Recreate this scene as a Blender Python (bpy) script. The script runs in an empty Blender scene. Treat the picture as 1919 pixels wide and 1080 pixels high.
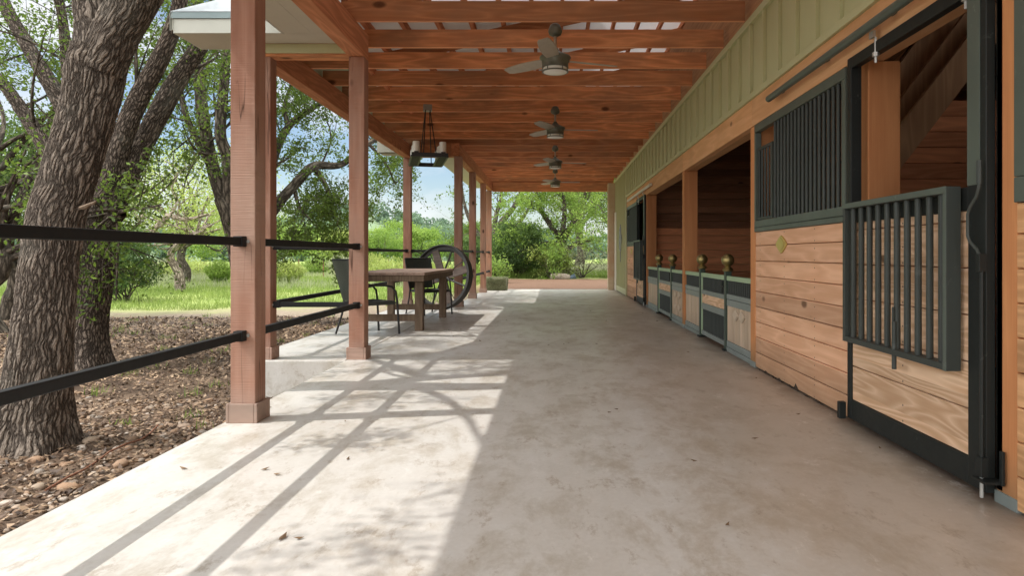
import bpy, math, random
import numpy as np
from mathutils import Vector, Matrix
R = math.radians
random.seed(7)
sc = bpy.context.scene
col = sc.collection
F = 1270.0
VX, VY = 1037.0, 478.0

def P(px, py, D):
    """point of the place seen at a photo pixel, D metres ahead of the camera (camera at 0,0,1 looking along +Y)"""
    return Vector(((px - VX) * D / F, D, 1 + (VY - py) * D / F))

# ---------------------------------------------------------------- helpers
def tag(o, label=None, cat=None, group=None, kind=None):
    if label: o['label'] = label
    if cat: o['category'] = cat
    if group: o['group'] = group
    if kind: o['kind'] = kind
    return o

def empty(name, loc, label=None, cat=None, group=None, rz=0.0):
    o = bpy.data.objects.new(name, None)
    o.empty_display_size = 0.1
    col.objects.link(o)
    o.location = loc
    o.rotation_euler = (0, 0, rz)
    return tag(o, label, cat, group)

def rootloc(o):
    v = Vector((0, 0, 0))
    while o is not None:
        v = v + Vector(o.location)
        o = o.parent
    return v

class MB:
    def __init__(s):
        s.v = []; s.f = []
    def add(s, vs, fs):
        n = len(s.v)
        s.v += [tuple(v) for v in vs]
        s.f += [tuple(i + n for i in f) for f in fs]
        return s
    def box(s, x0, x1, y0, y1, z0, z1):
        if x0 > x1: x0, x1 = x1, x0
        if y0 > y1: y0, y1 = y1, y0
        if z0 > z1: z0, z1 = z1, z0
        return s.add([(x0,y0,z0),(x1,y0,z0),(x1,y1,z0),(x0,y1,z0),(x0,y0,z1),(x1,y0,z1),(x1,y1,z1),(x0,y1,z1)],
                     [(0,3,2,1),(4,5,6,7),(0,1,5,4),(1,2,6,5),(2,3,7,6),(3,0,4,7)])
    def bar(s, a, b, w, h, up=(0,0,1)):
        a = Vector(a); b = Vector(b); d = (b - a).normalized(); up = Vector(up)
        if abs(d.dot(up)) > 0.98: up = Vector((0,1,0))
        sx = d.cross(up).normalized(); uz = sx.cross(d).normalized()
        vs = []
        for p in (a, b):
            for i, j in ((-1,-1),(1,-1),(1,1),(-1,1)):
                vs.append(p + sx * (i * w / 2) + uz * (j * h / 2))
        return s.add(vs, [(0,1,2,3),(4,7,6,5),(0,4,5,1),(1,5,6,2),(2,6,7,3),(3,7,4,0)])
    def tube(s, pts, r, n=10, cap=True):
        pts = [Vector(p) for p in pts]
        rr = r if isinstance(r, (list, tuple)) else [r] * len(pts)
        t0 = (pts[1] - pts[0]).normalized()
        ref = Vector((0,0,1)) if abs(t0.z) < 0.9 else Vector((1,0,0))
        u = t0.cross(ref).normalized()
        base = len(s.v)
        for i, p in enumerate(pts):
            t = (pts[min(i+1, len(pts)-1)] - pts[max(i-1, 0)]).normalized()
            u = (u - t * u.dot(t)).normalized(); w = t.cross(u)
            for k in range(n):
                a = 2 * math.pi * k / n
                s.v.append(tuple(p + (u * math.cos(a) + w * math.sin(a)) * rr[i]))
        for i in range(len(pts) - 1):
            for k in range(n):
                a = base + i*n + k; b = base + i*n + (k+1) % n
                s.f.append((a, b, b + n, a + n))
        if cap:
            s.f.append(tuple(base + k for k in reversed(range(n))))
            s.f.append(tuple(base + (len(pts)-1)*n + k for k in range(n)))
        return s
    def lathe(s, prof, c=(0,0,0), n=24):
        c = Vector(c); base = len(s.v)
        for r, z in prof:
            for k in range(n):
                a = 2*math.pi*k/n
                s.v.append((c.x + r*math.cos(a), c.y + r*math.sin(a), c.z + z))
        for i in range(len(prof)-1):
            for k in range(n):
                a = base+i*n+k; b = base+i*n+(k+1) % n
                s.f.append((a, b, b+n, a+n))
        s.f.append(tuple(base + k for k in reversed(range(n))))
        s.f.append(tuple(base + (len(prof)-1)*n + k for k in range(n)))
        return s
    def prism(s, poly, axis, t0, t1):
        """poly: list of 2-D points, extruded along axis 'x' or 'y' or 'z'"""
        def mk(p, t):
            return {'x': (t, p[0], p[1]), 'y': (p[0], t, p[1]), 'z': (p[0], p[1], t)}[axis]
        n = len(poly)
        vs = [mk(p, t0) for p in poly] + [mk(p, t1) for p in poly]
        fs = [tuple(range(n)), tuple(reversed(range(n, 2*n)))]
        fs += [(i, (i+1) % n + 0, (i+1) % n + n, i + n) for i in range(n)]
        return s.add(vs, fs)
    def build(s, name, mat, parent=None, bevel=0.0, smooth=False, local=False):
        me = bpy.data.meshes.new(name)
        off = Vector((0,0,0)) if (parent is None or local) else rootloc(parent)
        me.from_pydata([(v[0]-off.x, v[1]-off.y, v[2]-off.z) for v in s.v], [], s.f)
        me.update()
        import bmesh
        bm = bmesh.new(); bm.from_mesh(me)
        bmesh.ops.recalc_face_normals(bm, faces=bm.faces)
        bm.to_mesh(me); bm.free()
        if mat: me.materials.append(mat)
        o = bpy.data.objects.new(name, me); col.objects.link(o)
        if parent: o.parent = parent
        if smooth:
            me.polygons.foreach_set('use_smooth', [True]*len(me.polygons))
            try: me.set_sharp_from_angle(angle=R(40))
            except Exception: pass
        if bevel > 0:
            m = o.modifiers.new('bevel', 'BEVEL'); m.width = bevel; m.segments = 2; m.limit_method = 'ANGLE'; m.angle_limit = R(40)
            m.harden_normals = False
        return o

def npmesh(name, V, Fq, mat, parent=None, smooth=False, attrs=None, world=True):
    """fast mesh from numpy arrays: V (n,3), Fq (m,k)"""
    me = bpy.data.meshes.new(name)
    V = np.asarray(V, dtype=np.float32)
    if parent is not None and world:
        V = V - np.array(rootloc(parent), dtype=np.float32)
    Fq = np.asarray(Fq, dtype=np.int32); m, k = Fq.shape
    me.vertices.add(len(V)); me.vertices.foreach_set('co', V.ravel())
    me.loops.add(m*k); me.loops.foreach_set('vertex_index', Fq.ravel())
    me.polygons.add(m); me.polygons.foreach_set('loop_start', np.arange(0, m*k, k, dtype=np.int32))
    try: me.polygons.foreach_set('loop_total', np.full(m, k, dtype=np.int32))
    except Exception: pass
    if attrs:
        for an, (dom, typ, arr) in attrs.items():
            a = me.attributes.new(an, typ, dom)
            a.data.foreach_set('vector' if typ == 'FLOAT_VECTOR' else 'value', np.asarray(arr, dtype=np.float32).ravel())
    me.update(calc_edges=True)
    if smooth: me.polygons.foreach_set('use_smooth', np.ones(m, dtype=bool))
    me.materials.append(mat)
    o = bpy.data.objects.new(name, me); col.objects.link(o)
    if parent: o.parent = parent
    return o

def copy_tree(o, parent=None):
    c = o.copy(); col.objects.link(c)
    if parent is not None: c.parent = parent
    for ch in list(o.children): copy_tree(ch, c)
    return c

# ---------------------------------------------------------------- materials
class NT:
    def __init__(s, name):
        s.m = bpy.data.materials.new(name); s.m.use_nodes = True
        s.t = s.m.node_tree; s.b = s.t.nodes['Principled BSDF']; s.out = s.t.nodes['Material Output']
    def n(s, typ, **kw):
        nd = s.t.nodes.new(typ)
        for k, v in kw.items(): setattr(nd, k, v)
        return nd
    def l(s, a, b): s.t.links.new(a, b)
    def val(s, sock, v):
        if hasattr(v, 'is_output') or isinstance(v, bpy.types.NodeSocket): s.l(v, sock)
        else: sock.default_value = v
    def coord(s, kind='Object'):
        return s.n('ShaderNodeTexCoord').outputs[kind]
    def mapp(s, vec, scale=(1,1,1), loc=(0,0,0)):
        m = s.n('ShaderNodeMapping'); s.l(vec, m.inputs['Vector'])
        m.inputs['Scale'].default_value = scale; m.inputs['Location'].default_value = loc
        return m.outputs[0]
    def noise(s, vec, scale=5, detail=4, rough=0.55, dist=0.0):
        n = s.n('ShaderNodeTexNoise'); s.l(vec, n.inputs['Vector'])
        n.inputs['Scale'].default_value = scale; n.inputs['Detail'].default_value = detail
        n.inputs['Roughness'].default_value = rough; n.inputs['Distortion'].default_value = dist
        return n.outputs['Fac']
    def vor(s, vec, scale=5, feature='F1', rnd=1.0):
        n = s.n('ShaderNodeTexVoronoi', feature=feature); s.l(vec, n.inputs['Vector'])
        n.inputs['Scale'].default_value = scale; n.inputs['Randomness'].default_value = rnd
        return n
    def math(s, op, a, b=0.0, c=None, clamp=False):
        m = s.n('ShaderNodeMath', operation=op, use_clamp=clamp)
        s.val(m.inputs[0], a); s.val(m.inputs[1], b)
        if c is not None: s.val(m.inputs[2], c)
        return m.outputs[0]
    def ramp(s, fac, stops, interp='LINEAR'):
        r = s.n('ShaderNodeValToRGB'); s.l(fac, r.inputs[0]); cr = r.color_ramp; cr.interpolation = interp
        while len(cr.elements) < len(stops): cr.elements.new(0.5)
        for e, (p, c) in zip(cr.elements, stops):
            e.position = p; e.color = (c if len(c) == 4 else (*c, 1)) if hasattr(c, '__len__') else (c, c, c, 1)
        return r.outputs[0]
    def mix(s, fac, a, b, blend='MIX'):
        m = s.n('ShaderNodeMix', data_type='RGBA', blend_type=blend)
        s.val(m.inputs[0], fac)
        for sock, v in ((m.inputs[6], a), (m.inputs[7], b)):
            if isinstance(v, bpy.types.NodeSocket): s.l(v, sock)
            else: sock.default_value = (*v, 1) if len(v) == 3 else v
        return m.outputs[2]
    def bump(s, h, strength=0.4, dist=0.01, normal=None):
        b = s.n('ShaderNodeBump'); s.l(h, b.inputs['Height'])
        b.inputs['Strength'].default_value = strength; b.inputs['Distance'].default_value = dist
        if normal is not None: s.l(normal, b.inputs['Normal'])
        return b.outputs[0]
    def fin(s, color=None, rough=None, normal=None, metal=None, spec=None):
        if color is not None:
            if isinstance(color, bpy.types.NodeSocket): s.l(color, s.b.inputs['Base Color'])
            else: s.b.inputs['Base Color'].default_value = (*color, 1)
        if rough is not None: s.val(s.b.inputs['Roughness'], rough)
        if normal is not None: s.l(normal, s.b.inputs['Normal'])
        if metal is not None: s.b.inputs['Metallic'].default_value = metal
        if spec is not None: s.b.inputs['Specular IOR Level'].default_value = spec
        return s.m

def wood(name, light, dark, axis='x', plank=None, paxis='z', knots=0.5, rings=9.0, vary=0.25, grime=None, rough=0.7, ringmix=0.55, saw=0.0, kr=1.0, weather=None):
    t = NT(name); c = t.coord()
    sep = t.n('ShaderNodeSeparateXYZ'); t.l(c, sep.inputs[0])
    idx = {'x': 0, 'y': 1, 'z': 2}
    if plank:
        fl = t.math('FLOOR', t.math('DIVIDE', sep.outputs[idx[paxis]], plank))
    else:
        # tell one timber from the next by a coarse grid along the other two axes and the object's random
        fl = t.math('MULTIPLY', t.n('ShaderNodeObjectInfo').outputs['Random'], 37.0)
    wn = t.n('ShaderNodeTexWhiteNoise', noise_dimensions='1D'); t.l(fl, wn.inputs['W'])
    off = t.n('ShaderNodeCombineXYZ')
    sh = t.math('MULTIPLY', fl, 3.71)
    for k in range(3): t.l(sh, off.inputs[k])
    va = t.n('ShaderNodeVectorMath', operation='ADD'); t.l(c, va.inputs[0]); t.l(off.outputs[0], va.inputs[1])
    sc_ = [5.5, 5.5, 5.5]; sc_[idx[axis]] = 0.55
    sf = [130.0, 130.0, 130.0]; sf[idx[axis]] = 3.0
    big = t.noise(t.mapp(va.outputs[0], sc_), 1.0, 2, 0.5, 0.15)
    ring = t.math('PINGPONG', t.math('MULTIPLY', big, rings), 0.5)
    ring = t.math('POWER', t.math('MULTIPLY', ring, 2.0), 1.6)
    fine = t.noise(t.mapp(va.outputs[0], sf), 1.0, 3, 0.6)
    g = t.math('ADD', t.math('MULTIPLY', ring, ringmix), t.math('MULTIPLY', fine, 1 - ringmix))
    cc = t.mix(g, dark, light)
    vb = t.ramp(wn.outputs['Value'], [(0.0, (1-vary,)*3), (1.0, (1+vary*0.6,)*3)])
    cc = t.mix(1.0, cc, vb, 'MULTIPLY')
    # weather / stain blotches
    bl = t.noise(t.mapp(va.outputs[0], [1.6 if a != axis else 0.7 for a in 'xyz']), 1.4, 4, 0.65)
    cc = t.mix(t.ramp(bl, [(0.42, (0,)*3), (0.75, (1,)*3)]), cc, weather if weather else tuple(q*0.6 for q in dark))if weather is not None else t.mix(t.ramp(bl, [(0.5, (0,)*3), (0.8, (0.5,)*3)]), cc, tuple(q*0.7 for q in dark))
    if knots > 0:
        sk = [4.2, 4.2, 4.2]; sk[idx[axis]] = 2.2
        v = t.vor(t.mapp(va.outputs[0], sk), 1.0)
        hid = t.math('LESS_THAN', t.n('ShaderNodeSeparateColor').outputs[0], 1.0)
        scn = t.n('ShaderNodeSeparateColor'); t.l(v.outputs['Color'], scn.inputs[0])
        keep = t.math('LESS_THAN', scn.outputs[0], knots)
        kd = t.ramp(v.outputs['Distance'], [(0.0, (1,)*3), (0.085*kr, (0.9,)*3), (0.15*kr, (0,)*3)])
        cc = t.mix(t.math('MULTIPLY', kd, keep), cc, tuple(q*0.28 for q in dark))
    if grime is not None:
        # splash-back dirt near the floor (world z)
        zz = t.math('ADD', sep.outputs[2], t.math('MULTIPLY', t.noise(c, 3.0, 4), 0.25))
        cc = t.mix(t.ramp(zz, [(0.12, (0.75,)*3), (0.38, (0.0,)*3)]), cc, grime)
    if saw > 0:
        sk2 = [7.0, 7.0, 7.0]; sk2[idx[axis]] = 0.35
        cn = t.math('ABSOLUTE', t.math('SUBTRACT', t.noise(t.mapp(va.outputs[0], sk2, (5,2,1)), 1.0, 3, 0.5, 0.1), 0.5))
        gate = t.ramp(t.noise(t.mapp(va.outputs[0], (1,1,1)), 1.7, 2), [(0.48,(0,)*3),(0.55,(1,)*3)])
        cc = t.mix(t.math('MULTIPLY', t.ramp(cn, [(0.0,(0.85,)*3),(0.006,(0,)*3)]), gate), cc, (0.06,0.03,0.02))
    if plank and paxis == 'z' and axis == 'y':
        fy = t.math('ABSOLUTE', t.math('MULTIPLY', t.math('SUBTRACT', t.math('FRACT', t.math('DIVIDE', sep.outputs[1], 0.61)), 0.5), 0.61))
        fz = t.math('FRACT', t.math('DIVIDE', sep.outputs[2], plank))
        fz = t.math('MULTIPLY', t.math('ABSOLUTE', t.math('SUBTRACT', t.math('ABSOLUTE', t.math('SUBTRACT', fz, 0.5)), 0.3)), plank)
        dd = t.math('SQRT', t.math('ADD', t.math('MULTIPLY', fy, fy), t.math('MULTIPLY', fz, fz)))
        cc = t.mix(t.math('LESS_THAN', dd, 0.005), cc, (0.10,0.08,0.07))
    nrm = t.bump(g, 0.35, 0.003)
    if saw > 0:
        ss = [3, 3, 3]; ss[idx[axis]] = 160.0
        nrm = t.bump(t.noise(t.mapp(c, ss), 1.0, 2), saw, 0.004, nrm)
    return t.fin(cc, rough + 0.05, nrm, spec=0.18)

M = {}
M['joist'] = wood('stained_joist_wood', (0.84,0.38,0.175), (0.44,0.165,0.07), 'x', knots=0.45, kr=1.15, vary=0.38, weather=(0.30,0.16,0.09))
M['joistlit'] = wood('joist_underside_painted_bounce', (0.95,0.50,0.28), (0.78,0.34,0.17), 'x', knots=0.15, vary=0.15)  # light bounced off the floor, painted as a paler wood for joist undersides
M['beam'] = wood('stained_beam_wood', (0.70,0.32,0.17), (0.42,0.165,0.08), 'y', knots=0.22)
M['purlin'] = wood('stained_purlin_wood', (0.72,0.30,0.15), (0.46,0.17,0.08), 'y', knots=0.0)
M['post'] = wood('stained_post_wood', (0.52,0.28,0.195), (0.33,0.155,0.10), 'z', knots=0.18, saw=1.0, rings=5, grime=(0.36,0.27,0.22), weather=(0.38,0.25,0.19))
M['postbase'] = wood('post_base_wood', (0.48,0.32,0.25), (0.34,0.22,0.17), 'x', knots=0.1, saw=0.3, weather=(0.27,0.2,0.16))
M['stallpost'] = wood('orange_stall_post_wood', (0.70,0.33,0.14), (0.50,0.20,0.08), 'z', knots=0.22, rings=4, ringmix=0.35, grime=(0.22,0.15,0.08))
M['header'] = wood('orange_header_wood', (0.78,0.46,0.25), (0.58,0.29,0.13), 'y', knots=0.25, rings=5, ringmix=0.4)
M['planks'] = wood('tan_wall_planks', (0.88,0.555,0.36), (0.64,0.34,0.19), 'y', plank=0.134, knots=0.42, rings=8, grime=(0.36,0.22,0.13), vary=0.22, ringmix=0.45)
M['doorplanks'] = wood('tan_door_planks', (0.88,0.63,0.43), (0.58,0.35,0.20), 'y', plank=0.2, knots=0.25, rings=17, vary=0.15, ringmix=0.7)
M['sideplanks'] = wood('yellow_side_planks', (0.80,0.47,0.24), (0.52,0.27,0.12), 'y', plank=0.134, knots=0.4, rings=12, vary=0.2)
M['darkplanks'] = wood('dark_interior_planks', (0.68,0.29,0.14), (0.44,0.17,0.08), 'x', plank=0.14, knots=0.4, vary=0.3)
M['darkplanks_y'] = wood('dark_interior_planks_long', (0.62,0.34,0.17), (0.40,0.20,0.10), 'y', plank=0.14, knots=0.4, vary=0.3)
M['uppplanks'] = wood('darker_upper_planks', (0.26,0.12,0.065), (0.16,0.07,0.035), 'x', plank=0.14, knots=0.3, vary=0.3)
M['studs'] = wood('interior_studs', (0.55,0.33,0.18), (0.36,0.20,0.11), 'z', knots=0.1)
M['gateplanks'] = wood('gate_vertical_boards', (0.70,0.56,0.42), (0.50,0.37,0.26), 'z', plank=0.095, paxis='y', knots=0.2, rings=6, vary=0.15, grime=(0.36,0.27,0.2))
M['table'] = wood('weathered_table_top', (0.38,0.27,0.21), (0.24,0.16,0.12), 'y', plank=0.14, paxis='x', knots=0.1, rough=0.55, vary=0.2)
M['tableleg'] = wood('weathered_table_legs', (0.20,0.145,0.10), (0.11,0.075,0.05), 'z', knots=0.1)
M['wheelwood'] = wood('wheel_spoke_wood', (0.17,0.13,0.11), (0.09,0.07,0.06), 'x', knots=0.1)

def siding_mat():
    t = NT('olive_board_and_batten'); c = t.coord()
    n = t.noise(t.mapp(c, (1,1,0.4)), 2.2, 5, 0.6)
    f = t.noise(t.mapp(c, (60,60,4)), 1.0, 3)
    cc = t.mix(n, (0.48,0.485,0.27), (0.58,0.575,0.34))
    cc = t.mix(t.math('MULTIPLY', f, 0.18), cc, (0.36,0.34,0.2))
    return t.fin(cc, 0.6, t.bump(f, 0.25, 0.003))
M['siding'] = siding_mat()
def paint(name, colr, rough=0.5, var=0.12, spec=0.4):
    t = NT(name); c = t.coord()
    n = t.noise(c, 3.0, 5, 0.6); f = t.noise(c, 55, 3)
    cc = t.mix(n, tuple(q*(1-var) for q in colr), tuple(min(1, q*(1+var)) for q in colr))
    return t.fin(cc, rough, t.bump(f, 0.08, 0.002), spec=spec)
M['trim'] = paint('beige_fascia_paint', (0.56,0.56,0.49))
M['soffit'] = paint('beige_soffit_paint', (0.56,0.53,0.44), 0.8)
M['gutter'] = paint('blue_grey_drip_edge', (0.26,0.33,0.34), 0.4)
M['palecasing'] = paint('pale_casing_paint', (0.72,0.68,0.58))
def foil():
    t = NT('translucent_white_roof_sheet'); n = t.noise(t.coord(), 3.0, 4)
    cc = t.mix(n, (0.80,0.79,0.77), (0.90,0.89,0.87)); t.fin(cc, 0.5)
    tr = t.n('ShaderNodeBsdfTranslucent'); tr.inputs['Color'].default_value = (0.85,0.85,0.85,1)
    mx = t.n('ShaderNodeMixShader'); mx.inputs[0].default_value = 0.10
    t.l(t.b.outputs[0], mx.inputs[1]); t.l(tr.outputs[0], mx.inputs[2]); t.l(mx.outputs[0], t.out.inputs['Surface'])
    return t.m
M['roofsheet'] = foil()
M['rooftop'] = paint('galvanised_roof_top', (0.30,0.32,0.33), 0.75)
def metal_paint(name, a, b, scratch=(0.35,0.38,0.33), amt=0.35, rough=0.38):
    t = NT(name); c = t.coord()
    n = t.noise(c, 2.5, 5, 0.6)
    s1 = t.noise(c, 9.0, 8, 0.75, 0.6)
    cc = t.mix(n, a, b)
    cc = t.mix(t.math('MULTIPLY', t.ramp(s1, [(0.62, (0,)*3), (0.72, (1,)*3)]), amt), cc, scratch)
    r = t.math('ADD', t.math('MULTIPLY', s1, 0.35), rough - 0.15)
    return t.fin(cc, r, t.bump(s1, 0.1, 0.002), spec=0.3)
M['darkmetal'] = metal_paint('black_green_steel', (0.010,0.012,0.011), (0.020,0.023,0.021), (0.22,0.24,0.21), 0.35, 0.5)
M['greenmetal'] = metal_paint('sage_green_steel', (0.072,0.088,0.074), (0.12,0.145,0.12), (0.38,0.42,0.36))
M['postmetal'] = metal_paint('dark_green_gate_post_steel', (0.035,0.055,0.042), (0.06,0.085,0.065), (0.3,0.34,0.28))
M['greymetal'] = metal_paint('weathered_grey_steel', (0.165,0.19,0.18), (0.29,0.325,0.305), (0.2,0.2,0.17), 0.3)
M['limemetal'] = metal_paint('pale_green_steel', (0.30,0.42,0.26), (0.44,0.56,0.36), (0.6,0.62,0.5), 0.3)
M['barsteel'] = metal_paint('round_steel_bars', (0.032,0.038,0.034), (0.062,0.070,0.062), (0.20,0.21,0.19), 0.3, 0.42)
M['rail'] = metal_paint('black_square_rail', (0.006,0.006,0.006), (0.012,0.012,0.012), (0.12,0.12,0.12), 0.15, 0.6)
def simple(name, colr, rough=0.5, metal=0.0, spec=0.5, nz=0.0):
    t = NT(name)
    if nz:
        n = t.noise(t.coord(), 14, 5, 0.6)
        return t.fin(t.mix(n, tuple(q*(1-nz) for q in colr), tuple(min(1, q*(1+nz)) for q in colr)), rough, metal=metal, spec=spec)
    return t.fin(colr, rough, metal=metal, spec=spec)
M['brass'] = simple('aged_brass', (0.34,0.27,0.11), 0.38, 0.85, nz=0.35)
M['plaque'] = simple('bright_brass_plaque', (0.75,0.58,0.20), 0.35, 0.7, nz=0.2)
M['plaquewood'] = simple('pale_plaque', (0.62,0.50,0.38), 0.55, 0.1, nz=0.2)
M['bolt'] = simple('zinc_bolt', (0.5,0.5,0.47), 0.35, 0.6)
M['fan'] = simple('bronze_grey_fan', (0.15,0.155,0.12), 0.4, 0.4, nz=0.15)
M['rod'] = simple('brushed_downrod', (0.50,0.47,0.38), 0.3, 0.7)
M['blade'] = simple('fan_blade_wood', (0.42,0.37,0.29), 0.5, nz=0.2)
M['glass'] = simple('frosted_glass', (0.86,0.86,0.80), 0.25, nz=0.06)
M['candle'] = simple('cream_pillar_shade', (0.80,0.77,0.67), 0.4, nz=0.08)
M['iron'] = simple('wrought_iron', (0.022,0.020,0.020), 0.45, 0.3, nz=0.3)
M['rust'] = simple('rusty_steel', (0.20,0.085,0.045), 0.8, nz=0.4)
M['wheelrim'] = simple('painted_iron_rim', (0.04,0.038,0.034), 0.55, 0.3, nz=0.35)
M['ornament'] = simple('galvanised_ornament', (0.30,0.31,0.30), 0.5, 0.5, nz=0.3)
M['bucket'] = simple('blue_grey_bucket', (0.10,0.14,0.18), 0.5, nz=0.2)
M['deadleaf'] = simple('dry_leaf', (0.17,0.11,0.06), 0.9, nz=0.4)
def wicker():
    t = NT('dark_green_wicker'); c = t.coord('Object')
    w = t.n('ShaderNodeTexChecker'); t.l(c, w.inputs['Vector']); w.inputs['Scale'].default_value = 90
    return t.fin(t.mix(w.outputs['Fac'], (0.02,0.025,0.02), (0.05,0.06,0.048)), 0.55, t.bump(w.outputs['Fac'], 0.5, 0.004))
M['wicker'] = wicker()
def stone_mat():
    t = NT('tan_limestone'); c = t.coord()
    n = t.noise(c, 6, 6, 0.65); n2 = t.noise(c, 1.3, 3)
    cc = t.mix(n, (0.42,0.30,0.19), (0.66,0.54,0.38))
    cc = t.mix(t.ramp(n2, [(0.5,(0,)*3),(0.7,(0.6,)*3)]), cc, (0.5,0.28,0.15))
    return t.fin(cc, 0.85, t.bump(n, 0.5, 0.01))
M['stone'] = stone_mat()
def concrete():
    t = NT('stained_porch_concrete'); c = t.coord()
    big = t.noise(t.mapp(c, (1,0.7,1)), 0.9, 7, 0.66, 0.15)
    mid = t.noise(t.mapp(c, (1,0.55,1)), 3.2, 8, 0.74, 0.25)
    fine = t.noise(c, 45, 4, 0.6)
    speck = t.noise(c, 13, 8, 0.8)
    cc = t.mix(t.ramp(big, [(0.35,(0,)*3),(0.68,(1,)*3)]), (0.69,0.68,0.64), (0.56,0.53,0.475))
    cc = t.mix(t.ramp(mid, [(0.48,(0,)*3),(0.62,(0.75,)*3)]), cc, (0.42,0.375,0.30))
    cc = t.mix(t.ramp(mid, [(0.25,(0.6,)*3),(0.42,(0,)*3)]), cc, (0.80,0.785,0.765))
    # brown dirt gathers along the stall wall (larger x)
    sep = t.n('ShaderNodeSeparateXYZ'); t.l(c, sep.inputs[0])
    edge = t.math('ADD', sep.outputs[0], t.math('MULTIPLY', t.math('SUBTRACT', mid, 0.5), 1.6))
    cc = t.mix(t.ramp(edge, [(0.35,(0,)*3),(0.95,(0.5,)*3)]), cc, (0.44,0.345,0.24))
    e2 = t.math('ADD', sep.outputs[0], t.math('MULTIPLY', t.math('SUBTRACT', t.noise(c, 5, 5), 0.5), 0.22))
    er = t.math('MULTIPLY_ADD', e2, 1.0, -1.0)
    cc = t.mix(t.ramp(er, [(0.60,(0,)*3),(0.80,(0.85,)*3)]), cc, (0.12,0.085,0.055))
    cc = t.mix(t.ramp(speck, [(0.64,(0,)*3),(0.72,(0.65,)*3)]), cc, (0.20,0.13,0.09))
    cc = t.mix(t.math('MULTIPLY', fine, 0.3), cc, (0.30,0.25,0.22))
    tn = t.noise(t.mapp(c, (1,0.5,1), (3,7,0)), 7.5, 9, 0.8, 0.1)
    cc = t.mix(t.ramp(tn, [(0.56,(0,)*3),(0.63,(0.55,)*3)]), cc, (0.30,0.235,0.165))
    cc = t.mix(t.ramp(tn, [(0.34,(0.4,)*3),(0.42,(0,)*3)]), cc, (0.80,0.77,0.73))
    rr = t.ramp(big, [(0.3,(0.20,)*3),(0.7,(0.42,)*3)])
    rr = t.math('ADD', rr, t.math('MULTIPLY', mid, 0.18))
    h = t.math('ADD', t.math('MULTIPLY', mid, 0.6), t.math('MULTIPLY', fine, 0.12))
    return t.fin(cc, rr, t.bump(h, 0.14, 0.006), spec=0.45)
M['concrete'] = concrete()

def ground_mat():
    t = NT('meadow_and_mulch_ground'); c = t.coord()
    sep = t.n('ShaderNodeSeparateXYZ'); t.l(c, sep.inputs[0])
    x, y = sep.outputs[0], sep.outputs[1]
    w1 = t.noise(c, 0.16, 5, 0.6); w2 = t.noise(c, 1.1, 6, 0.65); w3 = t.noise(c, 9, 6, 0.7); w4 = t.noise(c, 38, 5, 0.7)
    mulch = t.mix(t.ramp(w3, [(0.3,(0,)*3),(0.7,(1,)*3)]), (0.075,0.050,0.034), (0.21,0.145,0.10))
    mulch = t.mix(t.ramp(w4, [(0.45,(0,)*3),(0.75,(0.7,)*3)]), mulch, (0.33,0.25,0.18))
    mulch = t.mix(t.ramp(w2, [(0.40,(0.75,)*3),(0.56,(0,)*3)]), mulch, (0.045,0.030,0.021))  # dark blotches painted in for dappled tree shade
    dirt = t.mix(w3, (0.20,0.155,0.115), (0.36,0.29,0.22))
    red = t.mix(w3, (0.09,0.052,0.035), (0.22,0.135,0.09))
    grass = t.mix(t.ramp(w2, [(0.3,(0,)*3),(0.7,(1,)*3)]), (0.11,0.18,0.035), (0.23,0.31,0.08))
    grass = t.mix(t.ramp(w1, [(0.42,(0,)*3),(0.62,(0.6,)*3)]), grass, (0.40,0.42,0.16))
    wy = t.math('ADD', y, t.math('MULTIPLY', t.math('SUBTRACT', w2, 0.5), 5.0))
    wy = t.math('ADD', wy, t.math('MULTIPLY', t.math('SUBTRACT', w1, 0.5), 6.0))
    wy2 = t.math('ADD', wy, t.math('MULTIPLY', t.math('MAXIMUM', t.math('SUBTRACT', -6.0, x), 0.0), 0.35))
    f1 = t.ramp(t.math('DIVIDE', wy2, 100.0), [(0.105,(0,)*3),(0.145,(1,)*3)])
    f2 = t.ramp(t.math('DIVIDE', wy2, 100.0), [(0.165,(0,)*3),(0.195,(1,)*3)])
    left = t.mix(f2, t.mix(f1, mulch, dirt), grass)
    f3 = t.ramp(t.math('DIVIDE', wy, 100.0), [(0.285,(0,)*3),(0.305,(1,)*3)])
    right = t.mix(f3, red, grass)
    fx = t.ramp(t.math('MULTIPLY_ADD', x, 0.1, 0.5), [(0.20,(0,)*3),(0.28,(1,)*3)])
    fy = t.ramp(t.math('DIVIDE', y, 100.0), [(0.17,(0,)*3),(0.20,(1,)*3)])
    cc = t.mix(t.math('MULTIPLY', fx, fy), left, right)
    h = t.math('ADD', t.math('MULTIPLY', w3, 0.8), t.math('MULTIPLY', w4, 0.5))
    return t.fin(cc, 0.95, t.bump(h, 0.8, 0.03), spec=0.1)
M['ground'] = ground_mat()

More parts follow.
